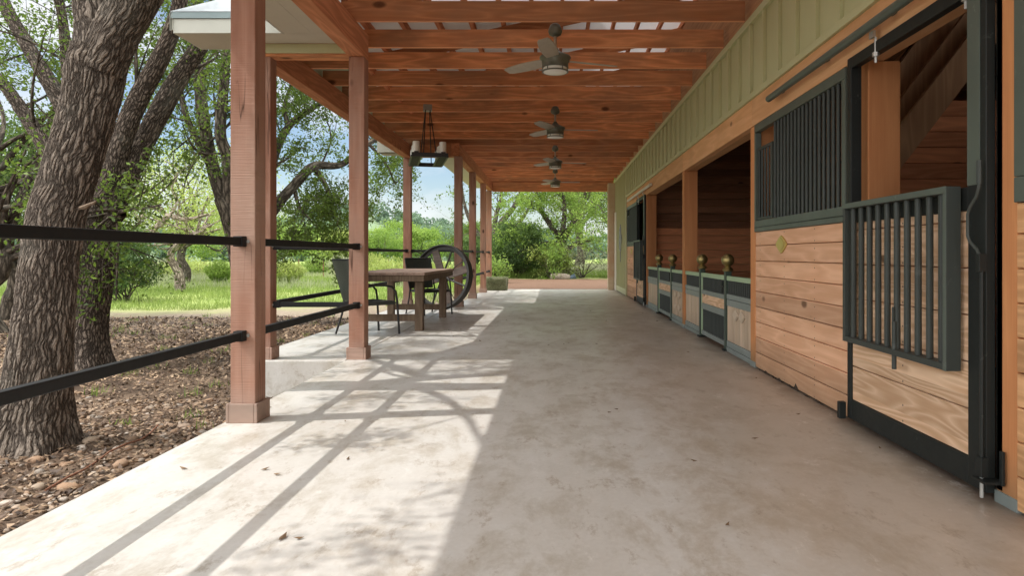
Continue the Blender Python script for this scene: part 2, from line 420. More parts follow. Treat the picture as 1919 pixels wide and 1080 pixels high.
def bark(name, lo, hi, disp=0.02, sx=15.0, sz=3.2, lichen=0.3):
    t = NT(name)
    a = t.n('ShaderNodeAttribute', attribute_name='bk'); v0 = a.outputs['Vector']
    wob = t.n('ShaderNodeTexNoise'); t.l(t.mapp(v0, (4,4,4)), wob.inputs['Vector']); wob.inputs['Scale'].default_value = 1.0; wob.inputs['Detail'].default_value = 4
    sub = t.n('ShaderNodeVectorMath', operation='SUBTRACT'); t.l(wob.outputs['Color'], sub.inputs[0]); sub.inputs[1].default_value = (0.5,0.5,0.5)
    scl = t.n('ShaderNodeVectorMath', operation='SCALE'); t.l(sub.outputs[0], scl.inputs[0]); scl.inputs['Scale'].default_value = 0.13
    ad = t.n('ShaderNodeVectorMath', operation='ADD'); t.l(v0, ad.inputs[0]); t.l(scl.outputs[0], ad.inputs[1])
    v = ad.outputs[0]
    e = t.vor(t.mapp(v, (sx, sx, sz)), 1.0, 'DISTANCE_TO_EDGE').outputs['Distance']
    e = t.ramp(e, [(0.0,(0,)*3),(0.10,(0.35,)*3),(0.32,(1,)*3)])
    e2 = t.vor(t.mapp(v, (sx*2.3, sx*2.3, sz*3.6)), 1.0, 'DISTANCE_TO_EDGE').outputs['Distance']
    e2 = t.ramp(e2, [(0.0,(0,)*3),(0.2,(1,)*3)])
    fi = t.noise(t.mapp(v, (60,60,30)), 1.0, 5, 0.7)
    h = t.math('ADD', t.math('MULTIPLY', e, 0.62), t.math('ADD', t.math('MULTIPLY', e2, 0.2), t.math('MULTIPLY', fi, 0.22)))
    cc = t.ramp(h, [(0.1, tuple(q*0.5 for q in lo)), (0.4, lo), (0.85, hi)])
    big = t.noise(v0, 2.0, 5, 0.6)
    cc = t.mix(t.ramp(big, [(0.55,(0,)*3),(0.75,(lichen,)*3)]), cc, (0.30,0.30,0.25))
    t.fin(cc, 0.95, t.bump(h, 0.8, max(disp*0.6, 0.006)), spec=0.1)
    if disp > 0.012:
        d = t.n('ShaderNodeDisplacement'); t.l(h, d.inputs['Height']); d.inputs['Midlevel'].default_value = 0.6; d.inputs['Scale'].default_value = disp
        t.l(d.outputs[0], t.out.inputs['Displacement']); t.m.displacement_method = 'BOTH'
    return t.m
M['bark1'] = bark('deep_oak_bark', (0.070,0.056,0.045), (0.225,0.185,0.150), 0.013, 38, 4.6, 0.15)
M['bark2'] = bark('oak_bark', (0.05,0.039,0.031), (0.19,0.15,0.12), 0.0125, 38, 8)
M['bark3'] = bark('small_branch_bark', (0.055,0.045,0.035), (0.17,0.14,0.11), 0.008)
M['palebark'] = bark('pale_grey_bark', (0.16,0.125,0.095), (0.42,0.35,0.28), 0.01)

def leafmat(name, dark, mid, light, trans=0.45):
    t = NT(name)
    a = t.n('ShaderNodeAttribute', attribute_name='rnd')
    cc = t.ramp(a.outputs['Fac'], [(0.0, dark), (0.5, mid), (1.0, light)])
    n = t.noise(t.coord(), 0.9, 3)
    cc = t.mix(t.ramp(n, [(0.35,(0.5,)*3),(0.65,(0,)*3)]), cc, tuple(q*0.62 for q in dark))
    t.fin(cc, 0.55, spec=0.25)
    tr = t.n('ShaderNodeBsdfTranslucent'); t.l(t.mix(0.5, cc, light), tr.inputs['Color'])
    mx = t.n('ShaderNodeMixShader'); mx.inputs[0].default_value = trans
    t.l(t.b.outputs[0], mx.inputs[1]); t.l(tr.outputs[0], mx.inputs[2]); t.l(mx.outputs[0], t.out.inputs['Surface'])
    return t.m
M['leaf_oak'] = leafmat('live_oak_leaves', (0.032,0.055,0.012), (0.085,0.14,0.024), (0.24,0.35,0.055))
M['leaf_dark'] = leafmat('dark_juniper_leaves', (0.028,0.055,0.018), (0.07,0.12,0.035), (0.16,0.25,0.06))
M['leaf_bright'] = leafmat('bright_spring_leaves', (0.09,0.17,0.025), (0.21,0.34,0.055), (0.40,0.53,0.12))
M['leaf_yellow'] = leafmat('yellow_green_leaves', (0.15,0.22,0.04), (0.32,0.41,0.09), (0.54,0.60,0.18))
M['leaf_far'] = leafmat('hazy_hill_foliage', (0.10,0.16,0.12), (0.15,0.23,0.15), (0.22,0.31,0.18), 0.3)
M['leaf_pale'] = leafmat('pale_dry_foliage', (0.22,0.24,0.13), (0.36,0.38,0.22), (0.52,0.54,0.34))
M['grass'] = leafmat('grass_blades', (0.09,0.16,0.025), (0.20,0.30,0.055), (0.40,0.47,0.14))
M['litter'] = leafmat('fallen_leaf_litter', (0.045,0.027,0.017), (0.17,0.105,0.065), (0.50,0.35,0.22), 0.05)
def hay_mat():
    t = NT('hay'); c = t.coord(); n = t.noise(t.mapp(c, (12,60,60)), 1.0, 5, 0.7); b = t.noise(c, 6, 3)
    cc = t.mix(n, (0.12,0.13,0.07), (0.42,0.42,0.28)); cc = t.mix(b, cc, (0.30,0.29,0.20))
    return t.fin(cc, 0.95, t.bump(n, 1.0, 0.03), spec=0.1)
M['hay'] = hay_mat()
def pebble_mat():
    t = NT('river_pebbles'); a = t.n('ShaderNodeAttribute', attribute_name='rnd')
    cc = t.ramp(a.outputs['Fac'], [(0,(0.12,0.075,0.05)),(0.35,(0.34,0.21,0.13)),(0.6,(0.26,0.23,0.20)),(0.8,(0.42,0.30,0.20)),(1,(0.52,0.46,0.40))])
    n = t.noise(t.coord(), 30, 5); cc = t.mix(t.math('MULTIPLY', n, 0.5), cc, (0.2,0.15,0.1))
    return t.fin(cc, 0.85, t.bump(n, 0.3, 0.004), spec=0.2)
M['pebble'] = pebble_mat()

# ---------------------------------------------------------------- the ground
def gz(x, y):
    x = np.asarray(x, dtype=float); y = np.asarray(y, dtype=float)
    def ss(a, b, t):
        t = np.clip((t-a)/(b-a), 0, 1); return t*t*(3-2*t)
    z = -0.36 + 0.33*ss(-6, -2.2, x)*ss(13.5, 19, y)
    z = z + 0.02*np.sin(x*1.7+y*0.6)*np.sin(y*1.1-x*0.4)*ss(0, 3, np.abs(x+6) + 2)
    return z
def build_ground():
    def axis(a, b, fine0, fine1, n1, n2):
        s = np.linspace(0, 1, n2)
        left = fine0 - (fine0 - a) * (s**2.2)[::-1]; right = fine1 + (b - fine1) * s**2.2
        return np.unique(np.concatenate([left, np.linspace(fine0, fine1, n1), right]))
    xs = axis(-600, 600, -14, 6, 160, 30); ys = axis(-60, 900, -3, 32, 220, 30)
    X, Y = np.meshgrid(xs, ys); Z = gz(X, Y)
    rg = np.random.default_rng(3)
    near = np.exp(-((X+5)**2)/60 - ((Y-6)**2)/80)
    Z = Z + rg.normal(0, 0.008, Z.shape)*near
    # under the slab and barn keep it low
    inside = (X > -1.9) & (Y < 19.7) & (X < 12); Z[inside] = -0.4
    inside2 = (X > -2.95) & (Y > 6.6) & (Y < 13.4) & (X < 0); Z[inside2] = -0.4
    nx, ny = len(xs), len(ys)
    V = np.stack([X.ravel(), Y.ravel(), Z.ravel()], 1)
    i = np.arange(ny-1)[:, None]*nx + np.arange(nx-1)[None, :]; i = i.ravel()
    o = npmesh('ground', V, np.stack([i, i+1, i+1+nx, i+nx], 1), M['ground'], smooth=True)
    tag(o, kind='structure')
build_ground()
slab = MB().box(-1.97, 1.97, -4.0, 19.75, -0.5, 0.0).build('porch_slab', M['concrete'], bevel=0.012); tag(slab, kind='structure')
slab2 = MB().box(-3.02, -1.975, 6.43, 13.65, -0.5, -0.002).build('patio_slab', M['concrete'], bevel=0.012); tag(slab2, kind='structure')

# ---------------------------------------------------------------- barn
barn = empty('stable_barn', (3.5, 8, 0), 'long stable with olive board and batten siding, tan planks and orange timber framing', 'stable')
WX = 1.79
# header
MB().box(WX-0.012, WX+0.06, -3.5, 6.07, 2.15, 2.398).build('header_beam', M['header'], barn, 0.004)
MB().box(WX-0.012, WX+0.06, 6.074, 9.32, 2.15, 2.398).build('header_beam', M['header'], barn, 0.004)
MB().box(WX-0.012, WX+0.06, 9.324, 16.44, 2.15, 2.398).build('header_beam', M['header'], barn, 0.004)
MB().box(WX+0.065, WX+0.17, -3.5, 16.44, 2.152, 2.39).build('inner_header', M['header'], barn, 0.004)
# upper siding with battens (one surface), lower return wall
sd = MB().box(WX, WX+0.05, -3.5, 16.44, 2.4, 3.12).box(WX, WX+0.05, 16.44, 19.6, 0.0, 3.12)
y = 5.69 - 0.38*18
while y < 19.5:
    z0 = 2.44 if y < 16.4 else 0.14
    sd.box(WX-0.03, WX, y, y+0.035, z0, 3.07); y += 0.38 if y < 16.3 else 0.30
sd.build('board_and_batten_siding', M['siding'], barn, 0.002)
tr = MB().box(WX-0.036, WX-0.001, -3.5, 16.44, 2.39, 2.442).box(WX-0.034, WX-0.001, -3.5, 19.58, 3.07, 3.135).box(WX-0.036, WX-0.001, 16.40, 16.49, 0.0, 3.07).box(WX-0.035, WX-0.001, 16.492, 18.9, 0.02, 0.16)
tr.build('siding_trim', M['siding'], barn, 0.003)
MB().box(WX+0.01, WX+0.05, -3.5, 19.8, 3.137, 4.6).build('upper_wall', M['darkplanks_y'], barn)
# corner column, pale door casing
MB().box(1.56, 1.765, 19.33, 19.56, 0.0, 3.05).build('corner_column', M['stone'], barn, 0.015)
MB().box(WX-0.05, WX-0.021, 18.93, 19.30, 0.0, 2.2).build('door_casing', M['palecasing'], barn, 0.004)
# barn body: floor, partitions, back walls, ceiling, roof
MB().box(1.975, 7.0, -4.0, 19.7, -0.3, -0.02).build('stall_floor', simple('stall_dirt', (0.16,0.11,0.075), 0.95, nz=0.3), barn)
def hplanks(x0, x1, y0, y1, z0, z1, p, axis):
    m = MB(); z = z0
    while z < z1 - 0.02:
        zt = min(z + p - 0.005, z1); m.box(x0, x1, y0, y1, z, zt); z += p
    return m
hplanks(1.975, 6.9, 13.04, 13.08, -0.02, 1.52, 0.14, 'x').build('partition_wall', M['darkplanks'], barn, 0.004)
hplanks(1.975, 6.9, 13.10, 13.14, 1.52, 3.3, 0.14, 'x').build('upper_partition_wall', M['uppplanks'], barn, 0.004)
hplanks(1.975, 6.9, 6.02, 6.06, 0.0, 2.4, 0.14, 'x').build('partition_wall', M['darkplanks'], barn, 0.004)
hplanks(1.975, 6.9, 2.60, 2.64, 0.0, 2.4, 0.14, 'x').build('partition_wall', M['darkplanks'], barn, 0.004)
hplanks(4.40, 4.44, 2.66, 6.0, 0.0, 2.4, 0.14, 'y').build('stall_back_wall', M['darkplanks_y'], barn, 0.004)
hplanks(6.9, 6.95, -4, 19.7, 0.0, 3.3, 0.14, 'y').build('rear_wall', M['darkplanks_y'], barn)
for k in range(12):
    yy = 2.75 + k*0.30
    MB().box(4.40, 4.48, yy, yy+0.045, 2.4, 3.9).build('wall_stud', M['studs'], barn, 0.003)
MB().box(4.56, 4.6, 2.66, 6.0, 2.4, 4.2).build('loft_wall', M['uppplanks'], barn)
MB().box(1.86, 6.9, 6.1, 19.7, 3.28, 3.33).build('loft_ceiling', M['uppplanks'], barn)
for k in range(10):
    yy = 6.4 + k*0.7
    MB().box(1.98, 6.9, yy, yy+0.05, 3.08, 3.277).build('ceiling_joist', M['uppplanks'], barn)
# sloped timbers seen through the near stall door
for D, a, b in ((5.9, (1640, 215), (1800, 0)), (5.45, (1640, 285), (1850, 5)), (5.1, (1640, 335), (1880, 20))):
    pa, pb = P(*a, D), P(*b, D)
    MB().bar(pa, pb, 0.05, 0.20, (0,0,1)).build('loft_rafter', M['studs'], barn, 0.004)
MB().add([P(1600, 190, 5.98), P(1820,-100, 5.98), P(1820,-100, 5.0)+Vector((0.25,0,0.2)), P(1600,190,5.0)+Vector((0.25,0,0.2))], [(0,1,2,3)]).build('loft_sheathing', M['darkplanks_y'], barn)
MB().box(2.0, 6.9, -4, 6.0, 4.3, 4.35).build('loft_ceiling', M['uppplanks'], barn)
MB().box(2.0, 3.0, 3.2, 3.3, 2.42, 2.6).build('loft_tie', M['header'], barn, 0.004)
MB().box(7.05, 7.1, -4, 19.8, -0.3, 5.2).build('outer_wall', M['siding'], barn)
MB().add([(1.8,-4.2,4.62),(9.5,-4.2,6.6),(9.5,20.2,6.6),(1.8,20.2,4.62),(1.8,-4.2,4.66),(9.5,-4.2,6.64),(9.5,20.2,6.64),(1.8,20.2,4.66)],
         [(0,1,2,3),(7,6,5,4),(0,4,5,1),(1,5,6,2),(2,6,7,3),(3,7,4,0)]).build('roof', M['rooftop'], barn)
MB().box(1.86, 7.0, 19.6, 19.68, -0.3, 4.6).build('end_wall', M['siding'], barn)
# stall timber posts
def stallpost(y0, y1, x0=WX-0.004, x1=1.97):
    p = MB().box(x0, x1, y0, y1, 0.045, 2.148).build('timber_post', M['stallpost'], barn, 0.005)
    MB().box(x0-0.006, x1+0.004, y0-0.005, y1+0.005, 0.0, 0.05).build('post_bracket', M['greymetal'], p, 0.002)
stallpost(6.0, 6.14); stallpost(9.25, 9.39); stallpost(12.93, 13.035)
stallpost(2.62, 2.745, WX+0.005); stallpost(4.0, 4.13, 1.86, 2.05)

def quatrefoil(cx, cy, cz, w, h, t=0.012, n=40):
    """scalloped plaque in the wall plane (normal -x)"""
    pts = []
    for k in range(n):
        a = 2*math.pi*k/n
        r = 0.78 + 0.22*abs(math.cos(2*a))**0.8 - 0.10*abs(math.sin(4*a))
        pts.append((cy + w/2*r*math.cos(a), cz + h/2*r*math.sin(a)))
    m = MB().prism(pts, 'x', cx, cx-t)
    m.prism([(cy + (p[0]-cy)*0.72, cz + (p[1]-cz)*0.72) for p in pts], 'x', cx-t, cx-t-0.004)
    return m

def fixed_panel(y0, y1, plaque=None, rot=False):
    pw = hplanks(WX, WX+0.035, y0, y1, 0.012, 1.2, 0.134, 'y')
    w = pw.build('plank_wall', M['planks'], barn, 0.005)
    MB().box(WX+0.036, WX+0.06, y0, y1, 0.0, 1.2).build('wall_backing', M['darkplanks_y'], w)
    if plaque: quatrefoil(WX-0.001, plaque, 1.083, 0.24, 0.14).build('brass_plaque', M['plaque'], w, 0.002)
    return w
def grille(y0, y1, n):
    fr = MB()
    fr.box(WX-0.012, WX+0.04, y0, y1, 1.203, 1.30)            # bottom rail
    fr.box(WX-0.012, WX+0.04, y0, y1, 2.08, 2.147)
    fr.box(WX-0.012, WX+0.04, y1-0.035, y1, 1.302, 2.078)
    fr.box(WX-0.012, WX+0.05, y0, y0+0.055, 1.302, 2.078)
    g = fr.build('window_frame', M['greenmetal'], barn, 0.003)
    # hem seam and rivets on the bottom rail
    b = MB().box(WX-0.016, WX-0.012, y0+0.01, y1-0.01, 1.238, 1.243)
    b.build('seam', M['darkmetal'], g)
    ya, yb = y0+0.075, y1-0.05
    feed = yb - 0.42
    for k in range(n):
        yy = ya + (feed-0.03-ya)*k/(n-1)
        MB().tube([(WX+0.012, yy, 1.295), (WX+0.012, yy, 2.085)], 0.0135, 10).build('bar', M['barsteel'], g, smooth=True)
    # small hinged feed door with its own frame
    fd = MB().box(WX-0.006, WX+0.016, feed, feed+0.022, 1.305, 1.93).box(WX-0.006, WX+0.016, yb-0.03, yb-0.008, 1.305, 1.93).box(WX-0.005, WX+0.015, feed+0.023, yb-0.031, 1.908, 1.93).box(WX-0.005, WX+0.015, feed+0.023, yb-0.031, 1.305, 1.325)
    for k in range(5):
        yy = feed+0.05 + (yb-0.04-feed-0.06)*k/4
        fd.tube([(WX+0.004, yy, 1.315), (WX+0.004, yy, 1.92)], 0.010, 8)
    fd.build('feed_door', M['barsteel'], g)
    return g
def stall_door(y0, y1, label, track_y1):
    """sliding door: steel frame, planks, dropped yoke, latch"""
    X = WX-0.03
    yk0, yk1 = y0+0.155, y0+1.20
    fr = MB()
    z0, z1 = 0.03, 2.17
    fr.box(X-0.005, X+0.035, y0, y0+0.12, z0, z1)               # near stile, wide plate
    fr.box(X-0.004, X+0.06, y1-0.05, y1, z0, z1)
    fr.box(X-0.003, X+0.035, y0+0.121, y1-0.051, z0+0.0, z0+0.115)
    fr.box(X-0.003, X+0.045, y0+0.121, y1-0.051, z1-0.065, z1)
    fr.box(X-0.002, X+0.035, y0+0.121, y1-0.051, 1.19, 1.29)
    fr.box(X+0.035, X+0.12, y0-0.045, y0-0.002, z0+0.02, z1)     # guide channel beside the post
    d = fr.build('stall_door', M['darkmetal'], barn, 0.004); tag(d, label)
    MB().box(X-0.009, X-0.005, y0+0.035, y0+0.119, 1.292, z1-0.002).build('stile_face', M['greenmetal'], d, 0.001)
    dp = hplanks(X+0.006, X+0.03, y0+0.122, y1-0.052, 0.147, 1.188, 0.2, 'y'); dp.build('door_planks', M['doorplanks'], d, 0.003)
    # yoke grille dropped down in front
    xa, xb = X-0.075, X-0.012
    zb, zt = 0.5, 1.295
    yo = MB().box(xa, xb, yk0, yk0+0.035, zb, zt).box(xa, xb, yk1-0.03, yk1, zb, zt).box(xa+0.001, xb-0.001, yk0+0.035, yk1-0.03, zb, zb+0.03).box(xa+0.001, xb-0.001, yk0+0.035, yk1-0.03, zt-0.03, zt)
    nb = 10
    for k in range(nb):
        yy = yk0+0.085 + (yk1-yk0-0.165)*k/(nb-1)
        yo.tube([(xa+0.03, yy, zb+0.02), (xa+0.03, yy, zt-0.02)], 0.0155, 12)
    yo.tube([(xa+0.012, yk0+0.47, zb-0.07), (xa+0.012, yk0+0.47, zb+0.17)], 0.012, 8).tube([(xa+0.006, yk0+0.47, zb+0.17), (xa+0.006, yk0+0.47, zb+0.24)], 0.006, 8)
    yo.build('yoke_grille', M['barsteel'], d, 0.003)
    MB().box(xa-0.004, xa-0.0005, yk0, yk1, zt-0.028, zt+0.001).box(xa-0.004, xa-0.0005, yk0, yk0+0.022, zb, zt-0.029).build('yoke_edge', M['greenmetal'], d, 0.001)
    # bent latch handle and sliding bolt down the near stile
    hy = y0+0.004
    hp = [(X-0.03,hy,1.36),(X-0.03,hy,1.28),(X-0.032,hy+0.012,1.24),(X-0.035,hy+0.05,1.20),(X-0.038,hy+0.062,1.17),(X-0.038,hy+0.062,1.08),(X-0.035,hy+0.052,1.055),(X-0.03,hy+0.012,1.02),(X-0.025,hy,0.99)]
    MB().tube(hp, 0.007, 8).build('latch_handle', M['barsteel'], d, smooth=True)
    MB().tube([(X-0.03,hy,1.29),(X-0.03,hy,1.385)], 0.011, 8).build('latch_sleeve', M['barsteel'], d, smooth=True)
    MB().box(X-0.036,X-0.006,hy-0.012,hy+0.014,0.93,1.005).build('latch_bracket', M['darkmetal'], d, 0.002)
    MB().tube([(X-0.022,hy-0.004,0.935),(X-0.022,hy-0.004,0.18)],0.009,8).build('latch_rod', M['darkmetal'], d, smooth=True)
    MB().box(X-0.036,X-0.006,hy-0.024,hy+0.014,0.10,0.18).build('rod_guide', M['darkmetal'], d, 0.002)
    MB().tube([(X-0.022,hy-0.004,0.10),(X-0.022,hy-0.004,0.015)],0.0075,8).build('latch_pin', M['bolt'], d, smooth=True)
    MB().box(X-0.045,X+0.04,y0-0.06,y0+0.03,0.083,0.094).box(X+0.012,X+0.024,y0-0.075,y0-0.055,0.083,0.22).build('latch_keeper', M['darkmetal'], d, 0.002)
    # hangers and roller guides
    for yy in (y0+0.14, y0+0.95):
        MB().tube([(X+0.0,yy,2.05),(X+0.0,yy,2.19)],0.008,8).tube([(X,yy,2.085),(X,yy,2.108)],0.018,6).box(X-0.028,X-0.012,yy-0.025,yy+0.02,2.185,2.222).build('hanger_bolt', M['bolt'], d, smooth=True)
    MB().box(X-0.05, X-0.01, y1+0.0, y1+0.035, 0.02, 0.12).build('floor_guide', M['darkmetal'], d, 0.003)
    tk = MB().tube([(1.715, y0-1.1, 2.245), (1.715, track_y1, 2.245)], 0.026, 16)
    for k in range(4):
        yy = track_y1 - 0.2 - k*0.85
        tk.box(1.725, WX-0.013, yy, yy+0.05, 2.252, 2.262)
    tk.build('door_track', M['greenmetal'] if y0 < 5 else M['palecasing'], barn, smooth=True)
    return d

fixed_panel(4.13, 5.998, 5.3); grille(4.13, 5.998, 18)
stall_door(2.75, 4.05, 'near stall door with latch rod and dropped yoke grille', 5.4)
fixed_panel(14.43, 16.40, 15.5); grille(14.43, 16.40, 18)
stall_door(13.05, 14.35, 'far stall door with dropped yoke grille', 15.6)
# next stall toward the camera
w = hplanks(WX, WX+0.035, -3.5, 2.618, 0.012, 1.2, 0.134, 'y').build('plank_wall', M['sideplanks'], barn, 0.005)
g = MB().box(WX-0.012, WX+0.05, -3.5, 2.618, 1.203, 1.30).box(WX-0.012, WX+0.05, 2.545, 2.618, 1.302, 2.147).box(WX-0.012, WX+0.05, -3.5, 2.544, 2.08, 2.147).build('window_frame', M['greenmetal'], barn, 0.003)
for k in range(24):
    MB().tube([(WX+0.012, 2.48-k*0.085, 1.295), (WX+0.012, 2.48-k*0.085, 2.085)], 0.0135, 8).build('bar', M['barsteel'], g, smooth=True)
# rot and splinters at the foot of the tan planks
rt = MB()
rr = random.Random(4)
yy = 5.9
while yy > 4.4:
    l = rr.uniform(0.03, 0.16); h = rr.uniform(0.004, 0.03) * (2.2 if 4.95 < yy < 5.25 else 1)
    rt.prism([(yy, 0.0), (yy-l, 0.0), (yy-l*0.8, h*0.5), (yy-l*0.45, h), (yy-l*0.2, h*0.4)], 'x', WX-0.003, WX-0.0015); yy -= l*rr.uniform(0.6, 1.9)
rt.build('rotten_edge', simple('rotten_wood', (0.05,0.032,0.02), 0.95, nz=0.5), barn)

# ---------------------------------------------------------------- gated stall fronts with ball posts
GX = 1.80
def gate_front(yn, yf, posts, label, plaques, seed):
    """yn..yf: clear span between timber posts; posts: near and far ball post"""
    root = empty('gated_stall_front', (GX+0.03, (yn+yf)/2, 0), label, 'stall gate', 'gated stall fronts')
    pn, pf = posts
    for pp in posts:
        p = MB().box(GX-0.01, GX+0.055, pp-0.033, pp+0.033, 0.0, 0.83).build('gate_post', M['postmetal'], root, 0.004)
        MB().box(GX-0.03, GX+0.07, pp-0.05, pp+0.05, 0.0, 0.018).build('foot_plate', M['darkmetal'], p, 0.002)
        prof = [(0.050,0.83),(0.056,0.845),(0.050,0.858),(0.036,0.868),(0.028,0.88)]
        for k in range(1, 15):
            a = -math.pi/2 + 0.42 + (math.pi-0.42)*k/14
            prof.append((max(0.0015, 0.066*math.cos(a)), 0.945 + 0.066*math.sin(a)))
        MB().lathe(prof, (GX+0.022, pp, 0), 28).build('ball_finial', M['brass'], p, smooth=True)
    for (a, b, pl) in ((yn+0.005, pn-0.036, plaques[0]), (pf+0.036, yf-0.005, plaques[1])):
        top = MB().box(GX, GX+0.045, a, b, 0.735, 0.782).build('side_panel', M['limemetal'], root, 0.003)
        n = max(4, int((b-a)/0.062))
        for k in range(n):
            yy = a+0.03+(b-a-0.06)*k/(n-1)
            MB().tube([(GX+0.02, yy, 0.59), (GX+0.02, yy, 0.74)], 0.0095, 8).build('bar', M['barsteel'], top, smooth=True)
        MB().box(GX, GX+0.045, a, b, 0.545, 0.595).box(GX+0.002, GX+0.04, a, b, 0.475, 0.541).build('middle_rail', M['greymetal'], top, 0.003)
        bd = MB(); yy = a
        while yy < b-0.02:
            bd.box(GX+0.008, GX+0.03, yy+0.002, min(yy+0.093, b), 0.112, 0.473); yy += 0.095
        bd.build('vertical_boards', M['gateplanks'], top, 0.003)
        MB().box(GX+0.001, GX+0.045, a, b, 0.05, 0.11).box(GX-0.002, GX+0.047, a, b, 0.0, 0.046).build('bottom_rail', M['greymetal'], top, 0.003)
        for (q, z) in pl: quatrefoil(GX+0.007, a+(b-a)*q, z, 0.20, 0.11, 0.01).build('plaque', M['plaquewood'], top, 0.001)
    a, b = pn+0.042, pf-0.042
    g = MB().box(GX, GX+0.04, a, b, 0.735, 0.785).box(GX+0.001, GX+0.04, a, a+0.025, 0.04, 0.734).box(GX+0.001, GX+0.04, b-0.025, b, 0.04, 0.734).build('gate', M['limemetal'], root, 0.003)
    MB().box(GX, GX+0.038, a+0.026, b-0.026, 0.53, 0.58).box(GX, GX+0.038, a+0.026, b-0.026, 0.35, 0.42).box(GX, GX+0.038, a+0.026, b-0.026, 0.04, 0.09).build('gate_rails', M['greymetal'], g, 0.003)
    MB().box(GX+0.008, GX+0.03, a+0.027, b-0.027, 0.422, 0.528).build('gate_board', M['doorplanks'], g, 0.002)
    n = 17
    for k in range(n):
        yy = a+0.055+(b-a-0.11)*k/(n-1)
        MB().tube([(GX+0.02, yy, 0.575), (GX+0.02, yy, 0.74)], 0.0095, 8).build('bar', M['barsteel'], g, smooth=True)
        MB().tube([(GX+0.02, yy, 0.085), (GX+0.02, yy, 0.355)], 0.0095, 8).build('bar', M['barsteel'], g, smooth=True)
    MB().box(GX-0.012, GX-0.001, a+0.02, a+0.13, 0.66, 0.675).box(GX-0.015, GX-0.001, a+0.06, a+0.075, 0.60, 0.72).build('gate_latch', M['darkmetal'], g, 0.001)
    return root
gate_front(6.14, 9.25, (7.08, 8.30), 'nearer gated stall front with brass ball posts and two pale plaques side by side', ([(0.38, 0.40), (0.62, 0.40)], []), 1)
gate_front(9.39, 12.93, (10.35, 11.65), 'farther gated stall front with four pale plaques beside its gate', ([(0.35,0.42),(0.66,0.42),(0.35,0.24),(0.66,0.24)], []), 2)

# ---------------------------------------------------------------- covered porch
porch = empty('covered_porch', (-1.87, 6.0, 0), 'open timber porch roof with orange joists on wooden posts', 'porch')
posts = [(-1.924, 4.035, 'post nearest the camera'), (-1.954, 6.47, None), (-2.85, 6.47, None), (-2.95, 13.3, None), (-1.905, 13.0, None), (-1.93, 15.5, None), (-1.94, 17.95, None), (-1.98, 20.0, None), (-1.92, 1.6, None), (-1.92, -0.84, None)]
for (x0, y0, lab) in posts:
    p = MB().box(x0, x0+0.149, y0, y0+0.149, 0.095, 2.898).build('porch_post', M['post'], porch, 0.006)
    if lab: tag(p, lab)
    t = 0.019
    MB().box(x0-t, x0, y0-t, y0+0.149+t, 0.0, 0.115).box(x0+0.149, x0+0.149+t, y0-t, y0+0.149+t, 0.0, 0.115).box(x0+0.0005, x0+0.1485, y0-t, y0-0.0005, 0.0, 0.1145).box(x0+0.0005, x0+0.1485, y0+0.1495, y0+0.149+t, 0.0, 0.1145).build('base_trim', M['postbase'], p, 0.004)
bx = -1.955
MB().box(bx, bx+0.15, -1.3, 6.62, 2.9, 3.148).build('eave_beam', M['beam'], porch, 0.005)
MB().box(bx, bx+0.15, 12.98, 20.15, 2.9, 3.148).build('eave_beam', M['beam'], porch, 0.005)
MB().box(-2.93, -2.78, 6.625, 13.45, 2.9, 3.148).build('eave_beam', M['beam'], porch, 0.005)
MB().box(-2.93, -1.957, 6.47, 6.62, 2.9, 3.146).build('cross_beam', M['joist'], porch, 0.005)
MB().box(-2.778, -1.957, 13.1, 13.25, 2.9, 3.146).build('cross_beam', M['joist'], porch, 0.005)
MB().box(-1.80, 1.785, 20.0, 20.15, 2.88, 3.146).build('end_beam', M['joist'], porch, 0.005)
MB().box(-2.95, -1.96, 6.44, 6.466, 2.925, 3.01).build('frieze_board', M['siding'], porch, 0.002)
# joists
y0 = 6.219
k = -9
while True:
    yy = y0 + 0.786*k
    if yy > 19.8: break
    xl = -2.92 if 6.6 < yy < 13.3 else -1.95
    jo = MB().box(xl, WX-0.03, yy, yy+0.04, 3.151, 3.336).build('ceiling_joist', M['joist'], porch, 0.003)
    jo.data.materials.append(M['joistlit'])
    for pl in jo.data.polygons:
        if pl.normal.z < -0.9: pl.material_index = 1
    k += 1
MB().prism([(-1.95, 3.15), (1.78, 3.15), (1.78, 4.1), (-1.95, 3.3)], 'y', 20.05, 20.09).build('gable_end_board', M['joist'], porch)
# purlins and sloping white underside
def rz(x): return 3.375 + 0.22*(x+1.95)
x = -2.3
while x < 1.8:
    a = MB()
    a.add([(x,-1.3,rz(x)-0.02),(x+0.04,-1.3,rz(x+0.04)-0.02),(x+0.04,20.2,rz(x+0.04)-0.02),(x,20.2,rz(x)-0.02),(x,-1.3,rz(x)+0.06),(x+0.04,-1.3,rz(x+0.04)+0.06),(x+0.04,20.2,rz(x+0.04)+0.06),(x,20.2,rz(x)+0.06)],
          [(0,3,2,1),(4,5,6,7),(0,1,5,4),(1,2,6,5),(2,3,7,6),(3,0,4,7)])
    a.build('purlin', M['purlin'], porch); x += 0.34
MB().add([(-2.44,-1.4,rz(-2.44)+0.062),(1.84,-1.4,rz(1.84)+0.062),(1.84,20.4,rz(1.84)+0.062),(-2.44,20.4,rz(-2.44)+0.062)], [(0,1,2,3)]).build('roof_underside', M['roofsheet'], porch)
